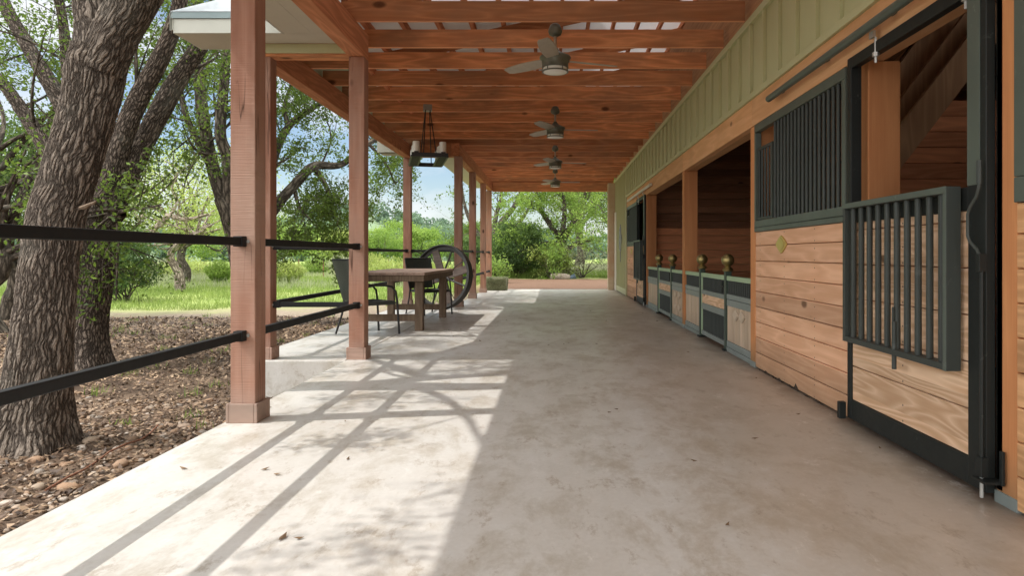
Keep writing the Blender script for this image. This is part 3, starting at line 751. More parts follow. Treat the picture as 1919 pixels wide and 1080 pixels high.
# rafters between joists and roof, seen between joist tops on the right
for k in range(-8, 18, 2):
    yy = 6.26 + 0.786*k
    if yy > 19.8: break
    MB().add([(-1.9,yy,rz(-1.9)-0.03),(1.78,yy,rz(1.78)-0.03),(1.78,yy+0.04,rz(1.78)-0.03),(-1.9,yy+0.04,rz(-1.9)-0.03),(-1.9,yy,rz(-1.9)-0.17),(1.78,yy,rz(1.78)-0.17),(1.78,yy+0.04,rz(1.78)-0.17),(-1.9,yy+0.04,rz(-1.9)-0.17)],
             [(0,1,2,3),(7,6,5,4),(0,4,5,1),(1,5,6,2),(2,6,7,3),(3,7,4,0)]).build('rafter', M['joist'], porch)
# eave: soffits, fascia, drip edge
zf0, zf1 = 3.01, 3.14
ze = 3.20
for (a, b) in ((-1.4, 6.15), (13.72, 20.4)):
    MB().box(-2.44, -1.957, a, b, 3.012, 3.03).build('soffit', M['soffit'], porch)
    MB().box(-2.462, -2.441, a, b, zf0, zf1).build('fascia', M['trim'], porch, 0.002)
    MB().box(-2.475, -2.44, a, b, zf1+0.001, ze+0.06).build('drip_edge', M['gutter'], porch, 0.002)
MB().box(-3.42, -1.957, 6.152, 6.436, 3.012, 3.03).build('soffit', M['soffit'], porch)
MB().box(-3.42, -2.952, 6.437, 6.60, 3.012, 3.03).build('soffit', M['soffit'], porch)
MB().box(-3.42, -2.45, 13.455, 13.72, 3.012, 3.03).build('soffit', M['soffit'], porch)
MB().box(-3.06, -2.955, 6.62, 13.45, 3.10, 3.12).build('soffit', M['soffit'], porch)
MB().box(-3.44, -2.442, 6.13, 6.15, zf0, zf1).build('fascia', M['trim'], porch, 0.002)
for (a, b) in ((6.152, 6.60), (13.25, 13.72)):
    MB().box(-3.44, -3.42, a, b, zf0, zf1).build('fascia', M['trim'], porch, 0.002)
    MB().box(-3.455, -3.42, a, b, zf1+0.001, ze).build('drip_edge', M['gutter'], porch, 0.002)
MB().box(-3.44, -2.955, 6.602, 6.62, zf0, 3.3).build('return_board', M['trim'], porch)
MB().box(-3.44, -2.955, 13.23, 13.248, zf0, 3.3).build('return_board', M['trim'], porch)
MB().box(-3.44, -2.465, 13.721, 13.74, zf0, zf1).build('fascia', M['trim'], porch, 0.002)
MB().box(-3.455, -2.44, 6.115, 6.15, zf1+0.001, ze).build('drip_edge', M['gutter'], porch, 0.002)
# perforated vent strip on the soffits
def vent_mat():
    t = NT('perforated_vent'); v = t.vor(t.coord(), 45.0, rnd=0.0)
    cc = t.mix(t.ramp(v.outputs['Distance'], [(0.16,(1,)*3),(0.22,(0,)*3)]), (0.56,0.53,0.44), (0.09,0.08,0.06))
    return t.fin(cc, 0.8)
MB().box(-2.31, -2.19, 3.0, 6.1, 3.0095, 3.0118).build('soffit_vent', vent_mat(), porch)
A = (-3.46, 6.11, 3.2); G = (0.36, 9.93, 5.11); B = (-3.46, 13.75, 3.2); G0 = (-3.46, 9.93, 5.11)
E = (-2.5, 6.11, 3.2); Fp = (0.36, 7.9, rz(0.36)); E2 = (-2.5, 13.75, 3.2); F2 = (0.36, 11.96, rz(0.36))
MB().add([A, E, Fp, G, B, E2, F2, G0], [(0,1,2,3,7),(4,7,3,6,5)]).build('gable_roof', M['rooftop'], porch)
MB().prism([(6.62, 3.17), (13.24, 3.17), (9.93, 4.83)], 'x', -2.98, -2.95).build('gable_wall', M['siding'], porch)
for (y0_, y1_) in ((6.11, 9.93), (13.75, 9.93)):
    MB().add([(-3.46,y0_,3.19),(-3.46,y1_,5.10),(-3.46,y1_,4.94),(-3.46,y0_,3.03+0.0),(-3.44,y0_,3.19),(-3.44,y1_,5.10),(-3.44,y1_,4.94),(-3.44,y0_,3.03)], [(0,1,2,3),(4,7,6,5),(0,4,5,1),(2,6,7,3)]).build('rake_board', M['trim'], porch)

# ---------------------------------------------------------------- railings
def railing(a, b, label, axis='y', zs=(1.08, 0.52)):
    """two square rails between a and b (points on the floor plane)"""
    a = Vector(a); b = Vector(b)
    root = empty('railing', ((a+b)/2).to_tuple(), label, 'railing', 'black steel railings between the porch posts')
    for z in zs:
        p, q = a + Vector((0,0,z)), b + Vector((0,0,z))
        r = MB().bar(p, q, 0.042, 0.048).build('rail', M['rail'], root, 0.005)
        d = (q-p).normalized()
        for e, s in ((p, 1), (q, -1)):
            MB().bar(e, e + d*s*0.06, 0.056, 0.062).build('bracket', M['rail'], r, 0.004)
            s2 = d.cross(Vector((0,0,1)))
            for sg in (1,):
                c = e + s2*sg*0.036 - d*s*0.004 + d*s*(-0.006)
                MB().tube([c - d*s*0.012 , c + d*s*0.016], 0.010, 8).build('bolt_head', M['bolt'], r, smooth=True)
xr = -1.852
railing((xr, 1.755, 0), (xr, 4.034, 0), 'nearest black two bar railing crossing in front of the oak trunks')
railing((xr, -0.69, 0), (xr, 1.599, 0), 'black two bar railing just outside the left edge of the frame')
railing((xr, 4.186, 0), (xr-0.02, 6.469, 0), 'black railing between the first and second post')
railing((-2.70, 6.55, 0), (-1.956, 6.55, 0), 'short black railing crossing to the corner post of the dining bay')
railing((-2.79, 6.62, 0), (-2.88, 13.299, 0), 'long black railing behind the table and chairs')
railing((-2.80, 13.38, 0), (-1.906, 13.08, 0), 'short black railing behind the big wheel')
railing((-1.85, 13.15, 0), (-1.86, 15.499, 0), 'black railing just beyond the big wheel')
railing((-1.86, 15.65, 0), (-1.87, 17.949, 0), 'black railing in the second last bay')
railing((-1.87, 18.10, 0), (-1.90, 19.999, 0), 'farthest black railing beside the hay bale')

# ---------------------------------------------------------------- ceiling fans
def fan(D, rot, label):
    root = empty('ceiling_fan', (0.017*D/6.3, D, 3.15), label, 'ceiling fan', 'ceiling fans along the porch')
    L = dict(local=True)
    MB().lathe([(0.03,0.0),(0.045,-0.012),(0.062,-0.045),(0.066,-0.075),(0.055,-0.10),(0.02,-0.118)]).build('canopy', M['fan'], root, smooth=True, local=True)
    MB().lathe([(0.015,-0.11),(0.015,-0.245)], n=14).build('downrod', M['rod'], root, smooth=True, local=True)
    MB().lathe([(0.022,-0.22),(0.035,-0.245),(0.055,-0.262),(0.10,-0.285),(0.142,-0.305),(0.147,-0.318),(0.135,-0.332),(0.125,-0.345),(0.122,-0.40),(0.125,-0.405)], n=36).build('motor_housing', M['fan'], root, smooth=True, local=True)
    g = MB().lathe([(0.112,-0.402),(0.112,-0.440),(0.108,-0.450),(0.06,-0.458),(0.002,-0.460)], n=32).build('light_glass', M['glass'], root, smooth=True, local=True)
    ring = MB()
    for z in (-0.408, -0.444):
        ring.lathe([(0.114,z-0.005),(0.124,z-0.005),(0.124,z+0.005),(0.114,z+0.005)], n=32)
    for k in range(5):
        a = 2*math.pi*k/5+0.3
        ring.box(0.118*math.cos(a)-0.004, 0.118*math.cos(a)+0.004, 0.118*math.sin(a)-0.004, 0.118*math.sin(a)+0.004, -0.442, -0.406)
    ring.build('light_cage', M['fan'], g, local=True)
    for k in range(3):
        a = rot + 2*math.pi*k/3
        m = MB(); n = 12; pitch = R(13)
        top, bot = [], []
        d = Vector((math.cos(a), math.sin(a), 0)); s = Vector((-math.sin(a), math.cos(a), 0))
        for i in range(n+1):
            t = i/n; r = 0.13 + 0.49*t
            w = 0.05 + 0.022*math.sin(math.pi*min(1, t*0.9+0.1)) ; w *= (1 if t < 0.93 else 0.8)
            for sg in (-1, 1):
                p = d*r + s*(sg*w*math.cos(pitch)) + Vector((0,0,-0.335 + sg*w*math.sin(pitch)))
                top.append(p + Vector((0,0,0.004))); bot.append(p - Vector((0,0,0.004)))
        vs = top + bot; N = len(top); fs = []
        for i in range(n):
            fs.append((2*i, 2*i+1, 2*i+3, 2*i+2)); fs.append((N+2*i, N+2*i+2, N+2*i+3, N+2*i+1))
            fs.append((2*i, 2*i+2, N+2*i+2, N+2*i)); fs.append((2*i+1, N+2*i+1, N+2*i+3, 2*i+3))
        fs.append((0, N, N+1, 1)); fs.append((2*n, 2*n+1, N+2*n+1, N+2*n))
        m.add(vs, fs); m.build('blade', M['blade'], root, local=True)
fan(6.3, 0.35, 'ceiling fan nearest the camera, grey with a caged glass light')
fan(9.8, 0.10, 'second ceiling fan from the camera')
fan(13.3, 0.2, 'third ceiling fan from the camera')
fan(16.9, 0.05, 'farthest and smallest looking ceiling fan')

# ---------------------------------------------------------------- chandelier over the table
ch = empty('chandelier', (-1.80, 9.70, 3.15), 'black iron chandelier carrying two rows of cream pillar shades', 'chandelier', rz=R(14))
MB().box(-0.06,0.06,-0.06,0.06,-0.09,0.0).build('ceiling_mount', simple('mount_plate', (0.32,0.30,0.27), 0.5, 0.3, nz=0.2), ch, 0.004, local=True)
zc = -0.79
W, Ln = 0.245, 0.52
fr = MB()
fr.box(-W,W,-Ln-0.012,-Ln+0.012,zc-0.03,zc+0.03).box(-W,W,Ln-0.012,Ln+0.012,zc-0.03,zc+0.03)
for s in (-1, 1):
    for e in (0.0, 0.13):
        fr.box(s*(W-e)-0.010, s*(W-e)+0.010, -Ln+0.012, Ln-0.012, zc-0.024, zc-0.004)
    for k in range(9):
        yy = -Ln+0.06+(2*Ln-0.12)*k/8
        fr.box(min(s*(W-0.12), s*(W-0.01)), max(s*(W-0.12), s*(W-0.01)), yy-0.022, yy+0.022, zc-0.023, zc-0.006)
fr.build('frame', M['iron'], ch, 0.002, local=True)
for sx in (-1, 1):
    for sy in (-1, 1):
        MB().tube([(sx*0.03, sy*0.045, -0.07), (sx*0.085, sy*(Ln-0.02), zc+0.02)], 0.007, 8).build('hanging_rod', M['iron'], ch, smooth=True, local=True)
for s in (-1, 1):
    for k in range(5):
        yy = -Ln+0.10+(2*Ln-0.20)*k/4
        h = 0.195 if k % 2 == 0 else 0.175
        c = (s*(W-0.065), yy, zc)
        MB().lathe([(0.044,0.0),(0.047,0.008),(0.047,h-0.006),(0.043,h),(0.036,h-0.002),(0.034,h-0.03)], c, 20).build('pillar_shade', M['candle'], ch, smooth=True, local=True)
for s in (-1, 1):
    MB().box(s*(W-0.065)-0.03, s*(W-0.065)+0.03, -Ln-0.018, -Ln-0.0125, zc-0.025, zc+0.045).build('end_bracket', M['iron'], ch, local=True)

# ---------------------------------------------------------------- table
tb = empty('dining_table', (-2.17, 9.95, 0), 'long weathered brown wooden dining table behind the second post', 'table')
tp = MB(); x = -2.68
while x < -1.67:
    tp.box(x, min(x+0.142, -1.665), 8.78, 11.35, 0.735, 0.772); x += 0.145
tp.build('tabletop', M['table'], tb, 0.004)
MB().box(-2.67, -1.68, 8.80, 8.83, 0.655, 0.733).box(-2.67, -1.68, 11.30, 11.33, 0.655, 0.733).box(-2.67, -2.64, 8.831, 11.299, 0.655, 0.733).box(-1.71, -1.68, 8.831, 11.299, 0.655, 0.733).build('apron', M['tableleg'], tb, 0.004)
for lx in (-2.64, -1.818):
    for ly in (8.88, 10.76):
        MB().box(lx, lx+0.105, ly, ly+0.105, 0, 0.652).build('leg', M['tableleg'], tb, 0.006)
for ly in (8.905, 10.785):
    MB().box(-2.533, -1.82, ly, ly+0.055, 0.126, 0.216).build('stretcher', M['tableleg'], tb, 0.004)
# ---------------------------------------------------------------- chairs (local: faces +y)
def chair():
    root = empty('patio_chair', (0,0,0))
    m = MB(); n = 8
    # seat: slightly dished woven sheet on a frame
    vs = []; N = 8
    for j in range(N+1):
        for i in range(N+1):
            u, v = i/N*2-1, j/N*2-1
            vs.append((u*0.235, v*0.23, 0.415 + 0.012*v - 0.018*(1-u*u)*(1-v*v) - (0.012 if v > 0.8 else 0)))
    fs = [(j*(N+1)+i, j*(N+1)+i+1, (j+1)*(N+1)+i+1, (j+1)*(N+1)+i) for j in range(N) for i in range(N)]
    m.add(vs, fs); m.add([(a,b,c-0.03) for a,b,c in vs], fs)
    for (a,b,c,d) in ((-0.235,0.235,-0.23,-0.222),(-0.235,0.235,0.222,0.23),(-0.235,-0.227,-0.222,0.222),(0.227,0.235,-0.222,0.222)):
        m.box(a,b,c,d,0.372,0.418)
    m.build('seat', M['wicker'], root, local=True)
    # back
    m = MB(); vs = []
    for j in range(N+1):
        for i in range(N+1):
            u, v = i/N*2-1, j/N
            vs.append((u*(0.22+0.02*v), -0.235 - 0.13*v - 0.02*(1-u*u), 0.43 + 0.50*v))
    m.add(vs, fs); m.add([(a,b-0.022,c) for a,b,c in vs], fs)
    m.add([vs[N*(N+1)], vs[N*(N+1)+N], (vs[N*(N+1)+N][0], vs[-1][1]-0.022, 0.93), (vs[N*(N+1)][0], vs[-1][1]-0.022, 0.93)], [(0,1,2,3)])
    m.build('backrest', M['wicker'], root, local=True)
    for s in (-1, 1):
        # front leg sweeping into the arm and down to the back
        pts = [(s*0.27,0.27,0.0),(s*0.265,0.255,0.25),(s*0.262,0.245,0.42),(s*0.26,0.225,0.54),(s*0.26,0.17,0.60),(s*0.262,0.08,0.62),(s*0.262,-0.10,0.625),(s*0.255,-0.29,0.64)]
        MB().tube(pts, 0.014, 10).build('arm', M['iron'], root, smooth=True, local=True)
        MB().tube([(s*0.26,-0.33,0.0),(s*0.25,-0.25,0.25),(s*0.245,-0.225,0.42),(s*0.25,-0.30,0.68),(s*0.25,-0.375,0.94)], 0.013, 10).build('rear_leg', M['iron'], root, smooth=True, local=True)
    for q_ in (((-0.25,0.235,0.395),(0.25,0.235,0.395)),((-0.245,-0.235,0.395),(0.245,-0.235,0.395)),((-0.25,-0.375,0.94),(0.25,-0.375,0.94))):
        MB().tube(q_,0.012,8).build('frame_bar', M['iron'], root, smooth=True, local=True)
    return root
c1 = chair(); c1.location = (-2.33, 8.59, 0); c1.rotation_euler = (0,0,math.atan2(0.67,0.74)-math.pi/2)
tag(c1, 'dark wicker armchair at the near end of the table, partly behind a post', 'chair', 'dark wicker chairs at the table')
c2 = copy_tree(c1); c2.location = (-2.10, 11.50, 0); c2.rotation_euler = (0,0,math.atan2(-0.73,0.68)-math.pi/2)
tag(c2, 'dark wicker armchair at the far end of the table, before the wheel', 'chair', 'dark wicker chairs at the table')

# ---------------------------------------------------------------- big wheel leaning on the post
wh = empty('wagon_wheel', (-2.09, 12.45, 0.0), 'big iron and wood wheel leaning against a post behind the table', 'wheel')
wh.rotation_euler = (R(-9), 0, R(-22))
RR = 0.60; zc = RR + 0.0
def ringm(r0, r1, y0, y1, n=64):
    m = MB(); vs = []; fs = []
    for k in range(n):
        a = 2*math.pi*k/n; c, s = math.cos(a), math.sin(a)
        for (r, yv) in ((r0,y0),(r1,y0),(r1,y1),(r0,y1)): vs.append((r*c, yv, zc + r*s))
    for k in range(n):
        a = 4*k; b = 4*((k+1) % n)
        for q in range(4): fs.append((a+q, a+(q+1) % 4, b+(q+1) % 4, b+q))
    return m.add(vs, fs)
o = ringm(RR-0.022, RR, -0.075, 0.075).build('rim', M['wheelrim'], wh, 0.003, local=True)
ringm(RR-0.085, RR-0.0225, -0.015, 0.015).build('rim_flange', M['wheelrim'], o, 0.002, local=True)
def polar(a, r, yv=0): return (r*math.cos(a), yv, zc + r*math.sin(a))
for a0 in (112, 17, 292, 197):
    a = R(a0); MB().bar(polar(a, 0.09), polar(a, RR-0.07), 0.035, 0.145, up=(-math.sin(a), 0, math.cos(a))).build('wood_spoke', M['wheelwood'], wh, 0.004, local=True)
for k in range(8):
    a = R(72 + 45*k + (9 if k % 2 else 0))
    MB().tube([polar(a, 0.08), polar(a, RR-0.03)], 0.017 if k % 2 == 0 else 0.008, 8).build('iron_spoke', M['wheelrim'], wh, smooth=True, local=True)
MB().tube([(0,-0.10,zc),(0,0.10,zc)], 0.10, 24).tube([(0,-0.13,zc),(0,0.13,zc)], 0.045, 16).build('hub', M['wheelrim'], wh, 0.004, smooth=True, local=True)

# ---------------------------------------------------------------- hay bale, ornament
def hay():
    root = empty('hay_bale', (-1.62, 19.2, 0), 'small rectangular hay bale on the slab by the farthest posts', 'hay bale')
    rg = np.random.default_rng(5)
    m = MB().box(-0.30,0.30,-0.22,0.22,0.0,0.34)
    b = m.build('bale', M['hay'], root, 0.05, local=True)
    s = b.modifiers.new('sub', 'SUBSURF'); s.subdivision_type = 'SIMPLE'; s.levels = 3; s.render_levels = 3
    n = 3500
    face = rg.integers(0, 3, n); u = rg.uniform(-1,1,n); v = rg.uniform(-1,1,n)
    Pn = np.zeros((n,3))
    Pn[:,0] = np.where(face == 2, np.sign(u)*0.30, u*0.29); Pn[:,1] = np.where(face == 0, -0.225, np.where(face == 1, v*0.21, v*0.21))
    Pn[:,2] = np.where(face == 1, 0.345, 0.17+v*0.165)
    d = rg.normal(0,1,(n,3)); d /= np.linalg.norm(d,axis=1)[:,None]; L = rg.uniform(0.02,0.06,n)[:,None]
    w = np.cross(d, rg.normal(0,1,(n,3))); w /= np.linalg.norm(w,axis=1)[:,None]; w *= 0.003
    V = np.concatenate([Pn-d*L-w, Pn-d*L+w, Pn+d*L+w, Pn+d*L-w],1).reshape(-1,3); V[:,2] = np.maximum(V[:,2], 0.003)
    npmesh('loose_straw', V, np.arange(4*n).reshape(n,4), M['leaf_pale'], root, attrs={'rnd':('FACE','FLOAT',rg.random(n))}, world=False)
    for yv in (-0.09, 0.1):
        MB().bar((-0.31,yv,0.345),(0.31,yv,0.345),0.006,0.006).bar((0.306,yv,0.0),(0.306,yv,0.345),0.006,0.006).build('twine', M['candle'], root, local=True)
hay()
om = empty('wall_ornament', (WX-0.03, 17.75, 1.5), 'grey metal ring ornament with a hanging tail on the green siding', 'wall ornament')
m = MB(); N = 40
m.tube([(WX-0.035, 17.75+0.22*math.cos(2*math.pi*k/N), 1.42+0.30*math.sin(2*math.pi*k/N)) for k in range(N+1)], 0.022, 8)
m.build('ring', M['ornament'], om, smooth=True)
m = MB().prism([(17.62,1.25),(17.70,1.58),(17.80,1.66),(17.90,1.60),(17.86,1.48),(17.78,1.50),(17.82,1.30),(17.76,1.12),(17.66,1.14)], 'x', WX-0.05, WX-0.03)
m.build('motif', M['ornament'], om, 0.002)
MB().tube([(WX-0.035,17.75,1.12),(WX-0.035,17.75,0.98),(WX-0.035,17.72,0.9),(WX-0.035,17.76,0.82)],0.012,8).tube([(WX-0.035,17.75,1.72),(WX-0.035,17.75,1.80)],0.015,8).build('tail', M['ornament'], om, smooth=True)

# ---------------------------------------------------------------- trees
def catmull(pts, rad, step):
    pts = [np.array(p, float) for p in pts]
    Pp = [2*pts[0]-pts[1]] + pts + [2*pts[-1]-pts[-2]]
    out, ro = [], []
    for i in range(1, len(Pp)-2):
        p0,p1,p2,p3 = Pp[i-1:i+3]; n = max(1, int(np.linalg.norm(p2-p1)/step))
        for k in range(n):
            t = k/n
            out.append(0.5*((2*p1)+(-p0+p2)*t+(2*p0-5*p1+4*p2-p3)*t*t+(-p0+3*p1-3*p2+p3)*t**3)); ro.append(rad[i-1]*(1-t)+rad[i]*t)
    out.append(pts[-1]); ro.append(rad[-1])
    return np.array(out), np.array(ro)

class Tubes:
    def __init__(s): s.V=[]; s.F=[]; s.B=[]; s.n=0
    def add(s, path, rad, n, seed=0, lump=0.0, flare=None):
        K = len(path)
        T = np.gradient(path, axis=0); T /= np.linalg.norm(T,axis=1)[:,None]+1e-9
        ref = np.array([0.3,0.9,0.1]); u = np.cross(T[0], ref); u /= np.linalg.norm(u)
        U = np.zeros_like(path); 
        for i in range(K):
            u = u - T[i]*np.dot(u,T[i]); u /= np.linalg.norm(u)+1e-9; U[i] = u
        Wv = np.cross(T, U)
        ang = np.linspace(0, 2*np.pi, n, endpoint=False)
        Ls = np.concatenate([[0], np.cumsum(np.linalg.norm(np.diff(path,axis=0),axis=1))])
        rr = rad[:,None]*np.ones((1,n))
        if lump > 0:
            rg = np.random.default_rng(seed)
            for q in range(7):
                k = rg.integers(1,5); ph = rg.uniform(0,6.28); fz = rg.uniform(0.6,4.0); pz = rg.uniform(0,6.28)
                rr = rr*(1+lump/2.2*np.sin(k*ang[None,:]+ph+0.7*np.sin(Ls[:,None]*fz))*np.sin(fz*Ls[:,None]+pz))
        if flare:
            a, l = flare
            lob = 1+0.35*np.sin(5*ang+1.0)[None,:]+0.25*np.sin(3*ang)[None,:]
            rr = rr*(1+a*np.exp(-Ls/l)[:,None]*lob)
        V = path[:,None,:] + rr[:,:,None]*(np.cos(ang)[None,:,None]*U[:,None,:]+np.sin(ang)[None,:,None]*Wv[:,None,:])
        rb = np.maximum(rad.mean(), 0.03)
        B = np.stack([np.broadcast_to(np.cos(ang)*1.0,(K,n))*rad[:,None], np.broadcast_to(np.sin(ang),(K,n))*rad[:,None], np.broadcast_to(Ls[:,None],(K,n))+seed*1.37],2)
        i = (np.arange(K-1)[:,None]*n+np.arange(n)[None,:]); j = (np.arange(K-1)[:,None]*n+(np.arange(n)[None,:]+1)%n)
        Fq = np.stack([i,j,j+n,i+n],2).reshape(-1,4)+s.n
        s.V.append(V.reshape(-1,3)); s.B.append(B.reshape(-1,3)); s.F.append(Fq); s.n += K*n
    def build(s, name, mat, parent):
        return npmesh(name, np.concatenate(s.V), np.concatenate(s.F), mat, parent, smooth=True, attrs={'bk':('POINT','FLOAT_VECTOR',np.concatenate(s.B))})

def leaves(name, pts, size, mat, parent, seed=0, aspect=0.5, up=0.0, rndc=None):
    rg = np.random.default_rng(seed); n = len(pts)
    d = rg.normal(0,1,(n,3)); d[:,2] += up; d /= np.linalg.norm(d,axis=1)[:,None]
    w = np.cross(d, rg.normal(0,1,(n,3))); w /= np.linalg.norm(w,axis=1)[:,None]+1e-9
    L = (size*rg.uniform(0.6,1.3,n))[:,None]
    a = pts - d*L*0.5; c = pts + d*L*0.5; nn = np.cross(d,w)
    b = pts + w*L*aspect*0.5 + nn*L*0.10; e = pts - w*L*aspect*0.5 + nn*L*0.10
    V = np.concatenate([a,b,c,e],1).reshape(-1,3)
    rnd = rg.random(n) if rndc is None else np.clip(rndc + rg.normal(0,0.16,n),0,1)
    return npmesh(name, V, np.arange(4*n).reshape(n,4), mat, parent, attrs={'rnd':('FACE','FLOAT',rnd)})

def grow(T, LP, LC, start, d, length, rad, level, rg, nleaf, spread=0.07, up=0.15, gnarl=0.25, kids=(5,5,5), twig=0.45, lim=None):
    n = max(4, int(length/0.16)) if level > 0 else 4
    p = np.array(start, float); d = np.array(d, float); d /= np.linalg.norm(d)
    path = [p.copy()]; dd = d.copy(); bend = rg.normal(0,1,3)*gnarl
    for i in range(n):
        if i % 3 == 0: bend = rg.normal(0,1,3)*gnarl
        dd = dd + bend*0.45 + np.array([0,0,up*0.3]); dd /= np.linalg.norm(dd)
        p = p + dd*length/n; path.append(p.copy())
    path = np.array(path); r = np.linspace(rad, max(rad*0.3, 0.003), len(path))
    if lim is not None and not lim(path[-1]): return
    T.add(path, r, 8 if rad > 0.05 else (5 if rad > 0.015 else 3), seed=int(rg.integers(0,999)))
    if level == 0:
        m = rg.poisson(nleaf)
        if m > 0:
            t = rg.uniform(0.15,1.05,m); idx = np.clip((t*(len(path)-1)).astype(int),0,len(path)-1)
            LP.append(path[idx] + rg.normal(0,spread,(m,3))); LC.append(np.full(m, rg.uniform(0.2,0.85)))
        return
    K = kids[level-1]
    for k in range(K):
        t = rg.uniform(0.25,1.0) if k else 1.0
        i = int(t*(len(path)-1)); q = path[i]
        base = path[min(i+1,len(path)-1)]-path[max(i-1,0)]; base /= np.linalg.norm(base)+1e-9
        nd = base*0.7 + rg.normal(0,0.75,3); nd[2] += up
        grow(T, LP, LC, q, nd, length*rg.uniform(0.45,0.7), r[i]*0.6, level-1, rg, nleaf, spread, up, gnarl, kids, twig, lim)

def px_path(lst):
    pts = [P(a, b, D) for (a, b, D, r) in lst]; return [tuple(p) for p in pts], [r for (_,_,_,r) in lst]

def big_tree(name, label, trunk, limbs, barkm, leafm, seed, n=96, step=0.03, nleaf=16, lsize=0.055, kids=(5,5,4), level=2, sub=1.0, lump=0.10, flare=(0.35,0.35), group=None, up=0.1, lim=None, nsub=7, subl=0.9, cat='oak tree'):
    pts, rad = px_path(trunk)
    root = empty(name, (pts[0][0], pts[0][1], float(gz(pts[0][0], pts[0][1]))-0.02), label, cat, group)
    T = Tubes(); TB = Tubes(); rg = np.random.default_rng(seed); LP = []; LC = []
    path, r = catmull(pts, rad, step); T.add(path, r, n, seed, lump, flare)
    for li, lb in enumerate(limbs):
        pp, rr_ = px_path(lb); path, r = catmull(pp, rr_, step*1.5); T.add(path, r, max(12, n//2), seed+li+1, lump*0.8)
        for k in range(int(nsub*sub)):
            i = int(rg.uniform(0.3,1.0)*(len(path)-1)) if k > 1 else len(path)-1
            base = path[i]-path[max(i-3,0)]; base /= np.linalg.norm(base)+1e-9
            nd = base*0.6+rg.normal(0,0.8,3); nd[2] += up
            grow(TB, LP, LC, path[i], nd, subl*rg.uniform(0.7,1.4), max(r[i]*0.28,0.011), level, rg, nleaf, up=up, kids=kids, lim=lim)
    tr = T.build('trunk', barkm, root)
    if TB.V: TB.build('branches', M['bark3'], root)
    if LP:
        pts_ = np.concatenate(LP); leaves('crown', pts_, lsize, leafm, root, seed, rndc=np.concatenate(LC))
        print(name, len(pts_), 'leaves')
    return root

# keep foliage off the porch roof and slab
def keep(p): return p[0] < -3.05 or p[2] > 4.4
def keepf(p): return p[0] < -3.6 or p[2] > 4.6 or (p[1] > 14.2 and p[0] < -2.7)
# Nearest oak
big_tree('oak_tree', 'thick oak with deeply ridged bark, nearest on the left, forking overhead',
    [(60,850,4.8,0.215),(66,760,4.8,0.205),(80,640,4.8,0.185),(90,520,4.82,0.175),(106,420,4.85,0.172),(134,320,4.88,0.175),(160,220,4.9,0.178),(177,130,4.92,0.19),(184,90,4.92,0.17)],
    [[(176,120,4.92,0.14),(178,40,4.95,0.125),(165,-60,5.0,0.13),(150,-190,5.1,0.11),(170,-360,5.2,0.07),(140,-480,5.3,0.03)],
     [(190,130,4.9,0.15),(218,60,4.88,0.155),(252,0,4.85,0.155),(300,-90,4.8,0.14),(330,-220,4.8,0.11),(400,-360,4.8,0.07),(430,-450,4.7,0.03)],
     [(150,-190,5.1,0.07),(40,-250,5.8,0.05),(-80,-330,6.4,0.03)],
     [(165,-100,5.0,0.05),(60,-330,4.2,0.035),(-200,-700,3.3,0.02),(-700,-1300,2.3,0.01)]],
    M['bark1'], M['leaf_oak'], 11, n=170, step=0.012, lump=0.055, flare=(0.55,0.22), kids=(5,5,4), nleaf=26, lsize=0.055, lim=keep, nsub=7, subl=0.85)
# Second oak behind it
big_tree('oak_tree', 'leaning oak just behind the nearest one with two rising limbs and a broken stub', 
    [(160,700,8.3,0.24),(165,620,8.3,0.20),(176,520,8.3,0.20),(184,440,8.3,0.215),(196,390,8.3,0.19),(200,370,8.3,0.16)],
    [[(196,400,8.3,0.16),(212,330,8.3,0.13),(228,262,8.25,0.115),(262,180,8.2,0.105),(300,110,8.1,0.10),(328,40,8.0,0.09),(350,-60,7.9,0.07),(380,-170,7.8,0.03)],
     [(204,400,8.3,0.17),(232,345,8.4,0.14),(268,270,8.5,0.12),(310,190,8.6,0.12),(345,130,8.7,0.11),(375,85,8.8,0.10),(420,0,9,0.08),(450,-100,9,0.03)],
     [(188,420,8.3,0.15),(150,380,8.6,0.11),(105,310,8.9,0.10),(60,235,9.2,0.09),(0,150,9.5,0.07),(-70,90,9.8,0.04)],
     [(192,400,8.35,0.15),(160,300,8.7,0.12),(110,185,9.0,0.10),(60,100,9.2,0.09),(10,10,9.5,0.08),(-30,-90,9.5,0.04)],
     [(150,280,8.8,0.08),(128,150,9.1,0.07),(118,40,9.2,0.06),(100,-60,9.3,0.04)],
     [(206,412,8.25,0.12),(222,400,8.2,0.09),(228,396,8.18,0.07)]],
    M['bark2'], M['leaf_oak'], 21, n=110, step=0.02, lump=0.06, flare=(0.5,0.25), kids=(5,5,4), nleaf=19, lsize=0.062, lim=keepf, nsub=7, subl=1.15)
# broken pale stub on the first oak
st = empty('broken_branch', tuple(P(165,392,4.72)), 'pale splintered branch end lodged between the two oak trunks', 'branch')
MB().tube([P(150,390,4.72),P(160,388,4.68),P(168,383,4.64),P(176,381,4.62),P(181,376,4.62)],[0.012,0.017,0.010,0.012,0.002],6).build('splinter', M['tableleg'], st)
